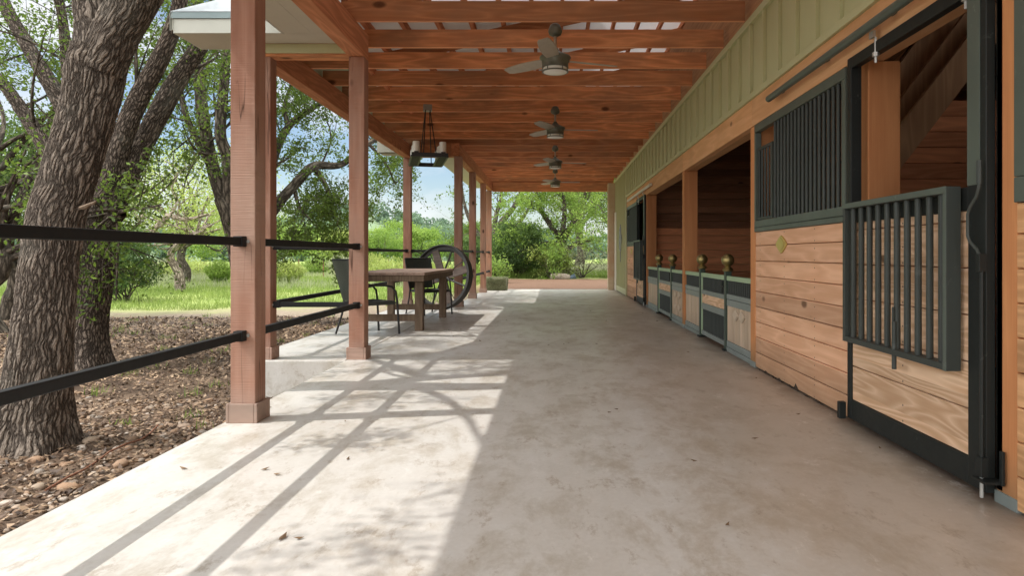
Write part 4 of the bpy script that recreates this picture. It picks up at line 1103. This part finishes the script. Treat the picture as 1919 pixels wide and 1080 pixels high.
# Third oak: thin forking stems behind the first post, limbs reaching right
big_tree('oak_tree', 'slim crooked oak behind the first post reaching long limbs to the right',
    [(468,600,13.5,0.22),(458,530,13.4,0.19),(444,460,13.2,0.17),(430,400,13,0.16),(418,370,13,0.15)],
    [[(420,380,13,0.15),(398,310,13,0.12),(383,235,13,0.11),(374,150,13,0.10),(372,60,12.8,0.07),(360,-40,12.6,0.03)],
     [(430,400,13,0.12),(428,300,12.8,0.11),(414,250,12.7,0.10),(420,150,12.6,0.09),(428,50,12.5,0.05)],
     [(395,310,13,0.08),(350,220,13,0.06),(330,120,13.2,0.03)],
     [(452,500,13.3,0.12),(480,450,13.3,0.12),(510,395,13.5,0.11),(550,348,13.8,0.10),(588,312,14.2,0.09),(640,308,14.8,0.075),(690,268,15.4,0.06),(735,262,16,0.04),(770,300,16.4,0.025)],
     [(690,268,15.4,0.04),(725,310,15.6,0.025),(740,345,15.8,0.012)],
     [(735,262,16,0.03),(770,250,16.6,0.02),(800,290,16.8,0.01)],
     [(470,470,13.2,0.11),(500,370,13.2,0.10),(512,300,13.4,0.09),(540,238,13.8,0.07),(590,200,14.2,0.05),(640,180,14.8,0.02)],
     [(540,240,13.8,0.05),(535,190,14,0.04),(560,130,14,0.02)],
     [(588,312,14.2,0.06),(612,350,14.3,0.05),(622,390,14.4,0.02)],
     [(550,348,13.8,0.05),(560,385,13.8,0.03),(580,410,13.8,0.012)]],
    M['bark3'], M['leaf_oak'], 31, n=24, step=0.06, kids=(4,5,4), nleaf=21, lsize=0.075, lim=(lambda p: p[0] < -3.2), nsub=10, subl=1.0, lump=0.15)
def crown_tree(name, label, px, py, D, h, w, trunk_r, leafm, seed, nclump=60, per=90, lsize=0.12, barkm=None, group=None, base=0.25, cat='tree', clr=0.55, zground=None):
    """smaller or farther tree: forked trunk, limbs, many leaf clumps through an uneven crown"""
    x = (px-VX)*D/F; z0 = float(gz(x, D)); rg = np.random.default_rng(seed)
    root = empty(name, (x, D, z0-0.05), label, cat, group)
    T = Tubes(); LP = []; LC = []
    top = np.array([x+rg.normal(0,0.1)*w, D, z0+h*(base+0.25)])
    pth, rd = catmull([(x,D,z0-0.1), (x+rg.normal(0,0.03)*h, D, z0+h*base*0.5), (x+rg.normal(0,0.04)*h, D, z0+h*base), tuple(top)], [trunk_r*1.25, trunk_r, trunk_r*0.85, trunk_r*0.5], 0.2)
    T.add(pth, rd, 12, seed, 0.1)
    for k in range(nclump):
        a = rg.uniform(0,2*np.pi); ph = np.arccos(rg.uniform(-0.75,1)); rr_ = rg.uniform(0.35,1.0)**0.5
        c = np.array([x+0.5*w*rr_*np.sin(ph)*np.cos(a), D+0.5*w*rr_*np.sin(ph)*np.sin(a), z0+h*(base+(1-base)*0.5)+(1-base)*h*0.5*rr_*np.cos(ph)])
        if k % 3 == 0:
            i = rg.integers(len(pth)//2, len(pth)); mid = (pth[i]+c)/2+rg.normal(0,0.05,3)*w
            pp, r2 = catmull([tuple(pth[i]), tuple(mid), tuple(c)], [trunk_r*0.35, trunk_r*0.2, 0.01], 0.3); T.add(pp, r2, 5, seed+k)
        s = w*rg.uniform(0.05,0.12)
        m = int(1.6*per*rg.uniform(0.5,1.5))
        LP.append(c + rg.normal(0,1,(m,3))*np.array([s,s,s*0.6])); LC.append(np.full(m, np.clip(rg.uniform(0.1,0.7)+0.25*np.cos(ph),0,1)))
    T.build('trunk', barkm or M['bark3'], root)
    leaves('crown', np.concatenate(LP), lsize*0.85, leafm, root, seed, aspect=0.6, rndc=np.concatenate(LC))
    return root

gsl = 'bright green trees along the meadow edge'
# (px, D, h, w, leaf, label)
for i, (px, D, top, w, lf, lab, nc, per, ls) in enumerate([
    (15, 14, 190, 3.6, 'leaf_dark', 'dark evergreen mass at the left edge behind the nearest oak', 80, 150, 0.085),
    (-10, 11.5, -60, 5.0, 'leaf_oak', 'leafy oak at the far left edge of the frame', 75, 75, 0.075),
    (80, 24, 270, 5.5, 'leaf_bright', 'broad green tree seen left of and between the oak trunks', 80, 110, 0.11),
    (232, 20, 425, 1.9, 'leaf_dark', 'low dark juniper right of the second oak trunk', 60, 150, 0.08),
    (345, 32, 262, 8.5, 'leaf_yellow', 'sunlit yellow green tree behind the leaning oak limbs', 75, 90, 0.14),
    (445, 44, 395, 7, 'leaf_bright', 'bright green tree behind the first post', 60, 90, 0.17),
    (530, 80, 428, 10, 'leaf_bright', 'rounded green tree beyond the meadow between the first two posts', 70, 80, 0.28),
    (598, 95, 424, 9, 'leaf_dark', 'darker round tree left of the second post', 70, 80, 0.30),
    (643, 62, 433, 4.5, 'leaf_yellow', 'yellow green tree just left of the second post', 60, 80, 0.2),
    (712, 60, 427, 4.2, 'leaf_bright', 'bright green round tree right of the second post', 70, 90, 0.18),
    (750, 85, 412, 5.5, 'leaf_bright', 'taller green tree left of the dining bay corner post', 60, 80, 0.25),
    (797, 64, 426, 4.6, 'leaf_bright', 'light green round tree above the big wheel', 70, 90, 0.18),
    (842, 95, 432, 9, 'leaf_far', 'greyish tree right of the light green round one', 60, 80, 0.3),
    (884, 48, 415, 3.2, 'leaf_oak', 'green tree glimpsed between the farther posts', 60, 90, 0.15),
    (905, 34, 450, 2.6, 'leaf_dark', 'dark shrub tree between the last two posts', 60, 110, 0.12),
    (968, 30, 425, 2.4, 'leaf_dark', 'dark leaning juniper left of the end opening', 90, 140, 0.10),
    (940, 42, 430, 4.0, 'leaf_oak', 'green tree low behind the last post', 60, 110, 0.14),
    (1190, 44, 250, 8, 'leaf_oak', 'large tree seen at the right of the end opening', 110, 110, 0.15),
    (1085, 50, 230, 6.5, 'leaf_yellow', 'tall bright oak filling the top of the end opening', 100, 110, 0.15),
]):
    h = (VY-top)*D/F + 1.33
    crown_tree('tree', lab, px, 0, D, h, w, 0.03*h, M[lf], 100+i, nc, per, ls, cat='tree', base=(-0.08 if (lf == 'leaf_dark' and h < 4) else (0.12 if h < 4 else 0.2)))
crown_tree('oak_tree', 'pale trunked oak with a wide sprawling crown beyond the dirt track', 338, 0, 26, 4.2, 6.0, 0.16, M['leaf_yellow'], 201, 45, 80, 0.11, M['palebark'], base=0.35, cat='oak tree')
# pale sprawling limbs
sp = empty('fallen_oak_limb', tuple(P(300,470,24)), 'pale bare gnarled limb sprawling over the meadow edge', 'limb')
Tt = Tubes(); rg = np.random.default_rng(9); dm = []; dc = []
for pl in ([(268,455,24,0.10),(290,430,24,0.09),(315,405,24,0.08),(345,412,23.8,0.07),(390,402,23.6,0.04)], [(300,425,24,0.07),(330,385,24,0.05),(322,350,24,0.04),(335,320,24,0.02)], [(315,405,24,0.05),(290,380,24,0.04),(270,395,24,0.03),(262,420,24,0.015)]):
    pp, r2 = px_path(pl); a_, b_ = catmull(pp, r2, 0.12); Tt.add(a_, b_, 8, 3, 0.15)
    for k in range(5): grow(Tt, dm, dc, a_[rg.integers(len(a_)//2,len(a_))], rg.normal(0,1,3), 0.7, 0.025, 1, rg, 0)
Tt.build('limb', M['palebark'], sp)
# gnarled bare-ish branches in front of the sky at the end opening
big_tree('oak_tree', 'gnarled sparse oak against the sky at the left of the end opening',
    [(905,522,36,0.28),(915,480,36,0.24),(925,440,36,0.22)],
    [[(925,440,36,0.2),(945,410,36,0.16),(965,385,36,0.13),(985,340,36,0.1),(1000,290,36,0.05)],
     [(930,440,36,0.14),(960,432,36,0.11),(985,400,36,0.09),(1000,372,36,0.05)],
     [(925,440,36,0.15),(930,400,36,0.12),(940,365,36,0.1),(930,300,36,0.05)],
     [(918,470,36,0.14),(890,430,36,0.12),(872,390,36,0.08),(866,350,36,0.05)]],
    M['bark3'], M['leaf_oak'], 41, n=12, step=0.2, nleaf=5, lsize=0.15, nsub=7, subl=2.0, kids=(4,4,4), level=2)
# oak with visible trunk and low shrub in the mulch bed
big_tree('oak_tree', 'dark trunked oak in the mulch bed framed by the end of the porch',
    [(1058,521,31,0.26),(1058,500,31,0.22),(1056,475,31,0.21),(1052,445,31,0.18)],
    [[(1052,450,31,0.16),(1030,420,30.8,0.12),(1010,385,30.6,0.10),(1000,330,30.4,0.05)],
     [(1054,450,31,0.16),(1075,415,31,0.12),(1095,370,31.2,0.09),(1105,310,31.4,0.05)],
     [(1056,470,31,0.12),(1085,455,30.5,0.09),(1110,450,30,0.05)],
     [(1052,460,31,0.12),(1025,455,30.4,0.08),(995,462,30,0.04)],
     [(1054,440,31,0.14),(1058,390,31,0.10),(1050,330,31,0.06)]],
    M['bark2'], M['leaf_bright'], 51, n=16, step=0.15, nleaf=24, lsize=0.12, nsub=8, subl=1.8, kids=(5,5,4), level=2)
def multi_stem(name, label, px, D, h, leafm, seed, nst=9, lsize=0.09, spreadx=0.5, nleaf=14):
    x = (px-VX)*D/F; z0 = float(gz(x, D)); rg = np.random.default_rng(seed)
    root = empty(name, (x, D, z0-0.03), label, 'shrub'); T = Tubes(); LP = []; LC = []
    for k in range(nst):
        a = rg.uniform(0, 6.28); d = np.array([math.cos(a)*spreadx*rg.uniform(0.4,1.4), math.sin(a)*spreadx, 1.0])
        grow(T, LP, LC, (x+rg.normal(0,0.08), D+rg.normal(0,0.08), z0-0.05), d, h*rg.uniform(0.6,0.9), 0.03, 2, rg, nleaf, spread=0.10, up=0.1, kids=(4,5,4), gnarl=0.18)
    T.build('stems', M['bark3'], root); leaves('foliage', np.concatenate(LP), lsize, leafm, root, seed, rndc=np.concatenate(LC))
multi_stem('shrub', 'many stemmed shrub left of the dark trunk in the mulch bed', 1035, 29.5, 1.5, M['leaf_yellow'], 61, 9, 0.10, 0.9)
multi_stem('shrub', 'small dry grey shrub right of the dark trunk', 1092, 30, 1.5, M['leaf_pale'], 62, 7, 0.09, 0.8, 9)
multi_stem('shrub', 'low bright shrub beside the hay bale', 925, 25, 0.9, M['leaf_bright'], 63, 8, 0.09, 0.6)

# ---------------------------------------------------------------- shrubs of the meadow (upright feathery)
def feather(px, D, h, w, leafm, seed, label, n=2600, ls=0.16):
    x = (px-VX)*D/F; z0 = float(gz(x, D)); rg = np.random.default_rng(seed)
    root = empty('shrub', (x, D, z0), label, 'shrub')
    a = rg.uniform(0, 6.28, n); r = np.sqrt(rg.random(n)); t = rg.random(n)**0.7
    lean = r*w*0.5*(0.35+0.65*t)
    hh = h*(1-0.45*r**2)*t*rg.uniform(0.85,1.1,n)
    pts = np.stack([x+lean*np.cos(a), D+lean*np.sin(a), z0+hh], 1)
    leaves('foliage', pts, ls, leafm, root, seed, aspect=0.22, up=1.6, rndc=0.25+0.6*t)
    T = Tubes()
    for k in range(14):
        q = rg.uniform(0,6.28); rr2 = rg.uniform(0.1,0.45)*w
        pth = np.array([[x,D,z0-0.02],[x+0.4*rr2*math.cos(q),D+0.4*rr2*math.sin(q),z0+h*0.35],[x+rr2*math.cos(q),D+rr2*math.sin(q),z0+h*0.75]]); T.add(pth, np.array([0.02,0.014,0.006]), 4, k)
    T.build('stems', M['palebark'], root)
for i, a in enumerate([(540,32,1.15,1.7,'leaf_yellow','feathery yellow shrub standing between the first two posts'),
    (350,38,1.3,3.2,'leaf_yellow','broad pale shrub in the meadow left of the first post'),
    (300,42,1.2,2.4,'leaf_pale','pale dry shrub left of the broad pale one'),
    (412,33,1.1,1.5,'leaf_bright','small bright bush just left of the first post'),
    (735,30,1.2,2.6,'leaf_yellow','feathery shrub behind the table, between two posts'),
    (700,40,1.5,2.2,'leaf_yellow','yellowish shrub just right of the second post'),
    (820,36,1.1,2.2,'leaf_yellow','feathery shrub seen through the wheel'),
    (640,44,1.4,2.2,'leaf_pale','pale shrub beside the second post'),
    (595,48,1.4,2.4,'leaf_bright','green meadow shrub left of the pale one'),
    (875,30,0.9,1.4,'leaf_bright','low green bush between the far posts'),
    (1110,36,0.6,2.6,'leaf_pale','low pale bluish cactus like clump at the right of the end opening'),
    (1135,34,0.5,1.4,'leaf_pale','small pale clump at the edge of the corner column')]):
    feather(*a[:4], M[a[4]], 300+i, a[5])

# ---------------------------------------------------------------- hills and far wood
def hills():
    xs = np.linspace(-420, 260, 150); ys = np.linspace(120, 420, 50)
    X, Y = np.meshgrid(xs, ys)
    ridge = 15*np.exp(-((X+72)/34)**2)+8*np.exp(-((X+150)/60)**2)+7*np.exp(-((X+25)/30)**2)+6*np.exp(-((X-90)/90)**2)
    t = np.clip((Y-125)/150, 0, 1); t = t*t*(3-2*t)
    Z = -1.0 + ridge*t*1.0 + 1.5*np.sin(X*0.07+Y*0.03)*t
    V = np.stack([X.ravel(), Y.ravel(), Z.ravel()], 1); nx = len(xs); ny = len(ys)
    i = (np.arange(ny-1)[:, None]*nx+np.arange(nx-1)[None, :]).ravel()
    o = npmesh('hills', V, np.stack([i,i+1,i+1+nx,i+nx],1), simple('hill_earth', (0.14,0.20,0.10), 0.95, nz=0.3), smooth=True); tag(o, kind='structure')
    rg = np.random.default_rng(77); n = 900
    hx = rg.uniform(-330, 60, n); hy = 125 + 165*rg.random(n)
    def hz(x, y):
        rd = 15*np.exp(-((x+72)/34)**2)+8*np.exp(-((x+150)/60)**2)+7*np.exp(-((x+25)/30)**2)+6*np.exp(-((x-90)/90)**2)
        t = np.clip((y-125)/150,0,1); t = t*t*(3-2*t); return -1+rd*t+1.5*np.sin(x*0.07+y*0.03)*t
    zz = hz(hx, hy); per = 110
    s = rg.uniform(1.4, 3.0, n)
    c = np.repeat(np.stack([hx,hy,zz+s*1.1],1), per, axis=0); ss_ = np.repeat(s, per)
    d = rg.normal(0,1,(n*per,3)); d /= np.linalg.norm(d,axis=1)[:,None]
    pts = c + d*ss_[:,None]*np.array([1,1,0.95])*(rg.random((n*per,1))**0.3)
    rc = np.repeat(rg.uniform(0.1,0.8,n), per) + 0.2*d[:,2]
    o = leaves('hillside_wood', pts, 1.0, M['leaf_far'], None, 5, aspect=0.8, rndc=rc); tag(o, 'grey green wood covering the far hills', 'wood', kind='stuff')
hills()

# ---------------------------------------------------------------- grass, litter, pebbles
def grass():
    rg = np.random.default_rng(8)
    parts = []
    def region(n, x0, x1, y0, y1, h0, h1, test=None, w=0.006):
        x = rg.uniform(x0,x1,n); y = y0+(y1-y0)*rg.random(n)**1.3
        if test is not None: k = test(x, y); x = x[k]; y = y[k]
        parts.append((x, y, rg.uniform(h0,h1,len(x)), w*np.maximum(1, y/14)))
    region(130000, -32, -2.6, 16.5, 60, 0.05, 0.20, lambda x, y: (x > -y*0.85-3) & (y > 17.0+2.0*np.sin(x*0.7)+0.8*np.sin(x*2.3) - 0.35*np.maximum(0,-6-x)))
    region(60000, -4, 5.5, 29.5, 55, 0.10, 0.38, lambda x, y: y > 30+0.8*np.sin(x*1.3))
    # sparse clumps in the mulch
    cx = rg.uniform(-9,-2.6,130); cy = rg.uniform(4.5,15,130)
    for a, b in zip(cx, cy):
        if b > 6 and a > -3.1: continue
        m = rg.integers(8, 26); parts.append((a+rg.normal(0,0.05,m), b+rg.normal(0,0.05,m), rg.uniform(0.03,0.11,m), np.full(m,0.007)))
    X = np.concatenate([p[0] for p in parts]); Y = np.concatenate([p[1] for p in parts]); H = np.concatenate([p[2] for p in parts]); Wd = np.concatenate([p[3] for p in parts])
    n = len(X); Z = gz(X, Y); a = rg.uniform(0,6.28,n); lean = rg.normal(0,0.35,(n,2))*H[:,None]
    dx, dy = np.cos(a)*Wd, np.sin(a)*Wd
    V = np.stack([np.stack([X-dx,Y-dy,Z-0.01],1), np.stack([X+dx,Y+dy,Z-0.01],1), np.stack([X+lean[:,0],Y+lean[:,1],Z+H],1)],1).reshape(-1,3)
    o = npmesh('grass', V, np.arange(3*n).reshape(n,3), M['grass'], attrs={'rnd':('FACE','FLOAT',rg.random(n))})
    tag(o, 'bright green meadow grass beyond the dirt track', 'grass', kind='stuff')
grass()
def tall_grass():
    rg = np.random.default_rng(81); n = 26000
    y = rg.uniform(27, 48, n); x = rg.uniform(-34, -6, n); k = (x > -y*0.85) & (np.sin(x*0.55)+np.sin(y*0.4+x*0.2) > -0.5); x = x[k]; y = y[k]; n = len(x)
    H = rg.uniform(0.2, 0.65, n)*(0.7+0.3*np.sin(x*0.9)); Z = gz(x, y); a = rg.uniform(0,6.28,n); w = 0.012; lean = rg.normal(0,0.25,(n,2))*H[:,None]
    dx, dy = np.cos(a)*w, np.sin(a)*w
    V = np.stack([np.stack([x-dx,y-dy,Z-0.01],1), np.stack([x+dx,y+dy,Z-0.01],1), np.stack([x+lean[:,0],y+lean[:,1],Z+H],1)],1).reshape(-1,3)
    o = npmesh('tall_grass', V, np.arange(3*n).reshape(n,3), M['leaf_pale'], attrs={'rnd':('FACE','FLOAT',rg.random(n))})
    tag(o, 'pale tall meadow grass in front of the far shrubs', 'tall grass', kind='stuff')
tall_grass()
def litter():
    rg = np.random.default_rng(18); n = 80000
    x = rg.uniform(-11,-2.0,n); y = 1.5+13*rg.random(n)**1.2
    k = ~((x > -3.05) & (y > 6.4) & (y < 13.7)) & (x > -y*0.95-1); x = x[k]; y = y[k]
    # thin patches
    dens = 0.5+0.5*np.sin(x*1.9+np.sin(y*1.3)*1.5)*np.sin(y*1.6+x*0.5); kk = rg.random(len(x)) < (0.35+0.65*dens); x = x[kk]; y = y[kk]
    n = len(x); z = gz(x, y)+0.006+rg.random(n)*0.02
    a = rg.uniform(0,6.28,n); L = rg.uniform(0.012,0.032,n)*np.maximum(1,y/7); w = L*rg.uniform(0.35,0.6,n); t = rg.normal(0,0.35,(n,2))
    ca, sa = np.cos(a), np.sin(a)
    def pt(u, v, up): return np.stack([x+ca*u-sa*v, y+sa*u+ca*v, z+t[:,0]*u+t[:,1]*v+up],1)
    V = np.stack([pt(-L,0*L,0.3*L), pt(0*L,w,0), pt(L,0*L,0.35*L), pt(0*L,-w,0)],1).reshape(-1,3)
    o = npmesh('leaf_litter', V, np.arange(4*n).reshape(n,4), M['litter'], attrs={'rnd':('FACE','FLOAT',rg.random(n))})
    tag(o, 'dry brown fallen leaves and bark chips under the oaks', 'leaf litter', kind='stuff')
litter()
def ico():
    import bmesh
    bm = bmesh.new(); bmesh.ops.create_icosphere(bm, subdivisions=2, radius=1.0)
    v = np.array([q.co[:] for q in bm.verts]); f = np.array([[q.index for q in fa.verts] for fa in bm.faces]); bm.free(); return v, f
IV, IF = ico()
def pebbles():
    rg = np.random.default_rng(28); n = 4600
    x = -2.0-rg.random(n)**1.3*3.4; y = rg.uniform(2.0,6.4,n); n2 = 700
    x = np.concatenate([x, rg.uniform(-8,-2.1,n2)]); y = np.concatenate([y, rg.uniform(4,13,n2)])
    k = ~((x > -3.1) & (y > 6.3)) & (np.hypot(x+3.72, y-4.8) > 0.36); x = x[k]; y = y[k]; n = len(x)
    r = rg.uniform(0.008,0.023,n)*(1+0.8*(rg.random(n) < 0.06)); z = gz(x, y)+r*0.2
    a = rg.uniform(0,6.28,n)
    sx = rg.uniform(0.8,1.5,n)*r; sy = rg.uniform(0.7,1.1,n)*r; sz = rg.uniform(0.4,0.75,n)*r
    V = IV[None]*np.stack([sx,sy,sz],1)[:,None,:]; V = V*(1+0.10*np.sin(IV[None,:,:1]*3+a[:,None,None])*np.cos(IV[None,:,1:2]*2.5+a[:,None,None]*2))
    ca, sa = np.cos(a)[:,None], np.sin(a)[:,None]
    V = np.stack([V[:,:,0]*ca-V[:,:,1]*sa+x[:,None], V[:,:,0]*sa+V[:,:,1]*ca+y[:,None], V[:,:,2]+z[:,None]],2)
    Fq = IF[None]+(np.arange(n)*len(IV))[:,None,None]
    o = npmesh('gravel', V.reshape(-1,3), Fq.reshape(-1,3), M['pebble'], smooth=True, attrs={'rnd':('FACE','FLOAT',np.repeat(rg.random(n),len(IF)))})
    tag(o, 'brown and grey river gravel along the slab edge', 'gravel', kind='stuff')
pebbles()
def rock(px, py, r, label, seed, D=None, mat=None):
    D = D or 1.33*F/(py-VY); rg = np.random.default_rng(seed); p = P(px, py, D); x, y = p.x, p.y; z = float(gz(x, y))
    V = IV*np.array([1.35,0.9,0.55])*r; V = V*(1+0.12*np.sin(IV[:,:1]*4+seed)+0.08*np.cos(IV[:,1:2]*5+seed*2)); a = rg.uniform(0,3)
    V = np.stack([V[:,0]*math.cos(a)-V[:,1]*math.sin(a)+x, V[:,0]*math.sin(a)+V[:,1]*math.cos(a)+y, V[:,2]+z+r*0.25],1)
    o = npmesh('rock', V, IF, M['pebble'], smooth=True, attrs={'rnd':('FACE','FLOAT',np.full(len(IF), rg.uniform(0.2,0.75)))}); tag(o, label, 'rock')
rock(170, 822, 0.055, 'pale flat stone beside the root flare of the nearest oak', 1)
rock(68, 858, 0.045, 'rounded brown stone in front of the nearest oak', 2)
rock(128, 912, 0.05, 'tan stone in the gravel left of the slab', 3)
rock(345, 792, 0.045, 'grey stone near the slab edge by the first post', 4)
rock(225, 868, 0.05, 'dark grey cobble beside the rusty rod', 6)
rock(1050, 521, 0.35, 'flat pale rocks at the foot of the dark trunked oak', 5, D=29.0)
# rusty rod lying in the gravel
a = P(85, 922, 3.8); b = P(300, 800, 5.3)
ro = empty('rusty_rod', (a.x, a.y, -0.33), 'long thin rusty rod lying in the gravel beside the slab', 'rod')
pts = []
for k in range(9):
    t = k/8; q = a.lerp(b, t); q.z = float(gz(q.x, q.y))+0.03+0.012*math.sin(k*1.7); q.x += 0.02*math.sin(k*1.3); pts.append(q)
MB().tube(pts, 0.007, 7).build('rod', M['rust'], ro, smooth=True)
# bucket by the far oak
bk = P(1068, 520, 29.2); bu = empty('bucket', (bk.x, bk.y, float(gz(bk.x, bk.y))), 'blue grey bucket tipped beside the far dark oak trunk', 'bucket'); bu.rotation_euler = (0, R(65), 0)
MB().lathe([(0.10,0.0),(0.14,0.26),(0.15,0.27),(0.135,0.265),(0.095,0.02)], (0,0,0), 18).build('pail', M['bucket'], bu, smooth=True, local=True)
# meadow fence
for i, px in enumerate((265, 333, 462, 560, 606, 690, 728)):
    D = 36 + (px % 7); x = (px-VX)*D/F; z = float(gz(x, D))
    fp = empty('fence_post', (x, D, z), 'thin steel fence post standing in the meadow', 'fence post', 'thin posts of the meadow fence')
    MB().box(x-0.02, x+0.02, D-0.02, D+0.02, z-0.05, z+1.15).build('stake', M['rust'], fp)
# small debris on the slab
for i, px_ in enumerate([(1142,775,0.02),(1363,986,0.016),(1415,824,0.02),(652,862,0.018),(530,1010,0.03),(1155,769,0.02),(1500,640,0.02),(900,640,0.03),(1385,560,0.03),(1300,866,0.018),(560,1012,0.02),(344,880,0.025)] + [None]*26):
    if px_ is None:
        q = random.Random(900+i); D = q.uniform(2.6, 12); x = q.choice([q.uniform(-1.9,-1.2), q.uniform(1.35,1.72), q.uniform(-1.9,1.7)]); s = q.uniform(0.010,0.022)
    else:
        px, py, s = px_; D = F/(py-VY); x = (px-VX)*D/F
    if x > 1.72: continue
    rgd = random.Random(i); a = rgd.uniform(0,6.28); ca, sa = math.cos(a)*s, math.sin(a)*s
    o = MB().add([(x-ca,D-sa,0.006),(x-sa*0.4,D+ca*0.4,0.004),(x+ca,D+sa,0.012),(x+sa*0.4,D-ca*0.4,0.004),(x,D,0.010)], [(0,1,4),(1,2,4),(2,3,4),(3,0,4)]).build('dead_leaf', M['deadleaf'])
    tag(o, 'tiny curled dry leaf lying on the concrete floor', 'leaf', 'dry leaves scattered on the porch floor')

# ---------------------------------------------------------------- light, sky, camera
sun_dir = Vector((-0.69, -0.107, 1.0)).normalized()
elev = math.asin(sun_dir.z); az = math.atan2(sun_dir.x, sun_dir.y)
sl = bpy.data.lights.new('sun', 'SUN'); sl.energy = 3.9; sl.angle = R(0.55); sl.color = (1.0, 0.965, 0.92)
so = bpy.data.objects.new('sun', sl); col.objects.link(so); so.rotation_euler = (-sun_dir).to_track_quat('-Z', 'Y').to_euler(); so.location = (-10, 0, 20)
w = bpy.data.worlds.new('World'); sc.world = w; w.use_nodes = True
nt = w.node_tree; bg = nt.nodes['Background']
sky = nt.nodes.new('ShaderNodeTexSky'); sky.sky_type = 'NISHITA'; sky.sun_disc = False; sky.sun_elevation = elev; sky.sun_rotation = az % (2*math.pi)
sky.air_density = 1.0; sky.dust_density = 0.6; sky.ozone_density = 1.4
tc = nt.nodes.new('ShaderNodeTexCoord')
mp = nt.nodes.new('ShaderNodeMapping'); mp.inputs['Scale'].default_value = (1.0, 1.0, 2.6); nt.links.new(tc.outputs['Generated'], mp.inputs['Vector'])
nz = nt.nodes.new('ShaderNodeTexNoise'); nz.inputs['Scale'].default_value = 3.4; nz.inputs['Detail'].default_value = 9; nz.inputs['Roughness'].default_value = 0.55; nz.inputs['Distortion'].default_value = 0.2
nt.links.new(mp.outputs[0], nz.inputs['Vector'])
cr = nt.nodes.new('ShaderNodeValToRGB'); cr.color_ramp.elements[0].position = 0.45; cr.color_ramp.elements[1].position = 0.60
nt.links.new(nz.outputs['Fac'], cr.inputs[0])
mx = nt.nodes.new('ShaderNodeMix'); mx.data_type = 'RGBA'; nt.links.new(cr.outputs[0], mx.inputs[0])
nt.links.new(sky.outputs[0], mx.inputs[6]); mx.inputs[7].default_value = (6.6, 6.8, 7.1, 1)
# added fill: unseen sky overhead and behind the camera brightened to lift porch shade
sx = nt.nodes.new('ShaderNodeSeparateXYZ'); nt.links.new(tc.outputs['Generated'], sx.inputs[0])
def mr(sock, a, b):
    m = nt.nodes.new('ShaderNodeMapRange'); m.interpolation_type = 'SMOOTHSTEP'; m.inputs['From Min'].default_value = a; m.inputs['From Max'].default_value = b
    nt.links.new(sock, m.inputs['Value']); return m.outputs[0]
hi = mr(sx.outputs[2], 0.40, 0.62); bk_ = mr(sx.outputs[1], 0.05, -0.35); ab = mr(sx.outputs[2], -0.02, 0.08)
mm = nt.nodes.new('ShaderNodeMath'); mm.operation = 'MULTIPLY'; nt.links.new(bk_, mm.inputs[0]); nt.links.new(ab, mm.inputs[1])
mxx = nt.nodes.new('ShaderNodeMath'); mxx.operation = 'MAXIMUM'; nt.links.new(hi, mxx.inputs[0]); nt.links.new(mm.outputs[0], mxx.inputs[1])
fill_sky = nt.nodes.new('ShaderNodeMix'); fill_sky.data_type = 'RGBA'; nt.links.new(nz.outputs['Fac'], fill_sky.inputs[0])
fill_sky.inputs[6].default_value = (14, 14.7, 15.5, 1); fill_sky.inputs[7].default_value = (30, 30, 29.5, 1)
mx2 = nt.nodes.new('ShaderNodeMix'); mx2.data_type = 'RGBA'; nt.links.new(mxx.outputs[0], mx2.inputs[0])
nt.links.new(mx.outputs[2], mx2.inputs[6]); nt.links.new(fill_sky.outputs[2], mx2.inputs[7])
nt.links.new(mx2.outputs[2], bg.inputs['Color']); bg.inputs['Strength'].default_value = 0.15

cam = bpy.data.cameras.new('camera'); co = bpy.data.objects.new('camera', cam); col.objects.link(co)
co.location = (0, 0, 1.0); co.rotation_euler = (R(90), 0, 0)
cam.sensor_width = 36; cam.lens = F/1919*36
cam.shift_x = -(VX-959.5)/1919; cam.shift_y = -(540-VY)/1919
cam.clip_start = 0.05; cam.clip_end = 3000
sc.camera = co
sc.view_settings.view_transform = 'Standard'; sc.view_settings.look = 'None'; sc.view_settings.exposure = 0; sc.view_settings.gamma = 1
sc.render.engine = 'CYCLES'
cy = sc.cycles; cy.max_bounces = 8; cy.diffuse_bounces = 6; cy.glossy_bounces = 4; cy.transmission_bounces = 4; cy.caustics_reflective = False; cy.caustics_refractive = False
cy.use_denoising = True
try: cy.denoiser = 'OPENIMAGEDENOISE'
except Exception: pass
cy.sample_clamp_indirect = 8
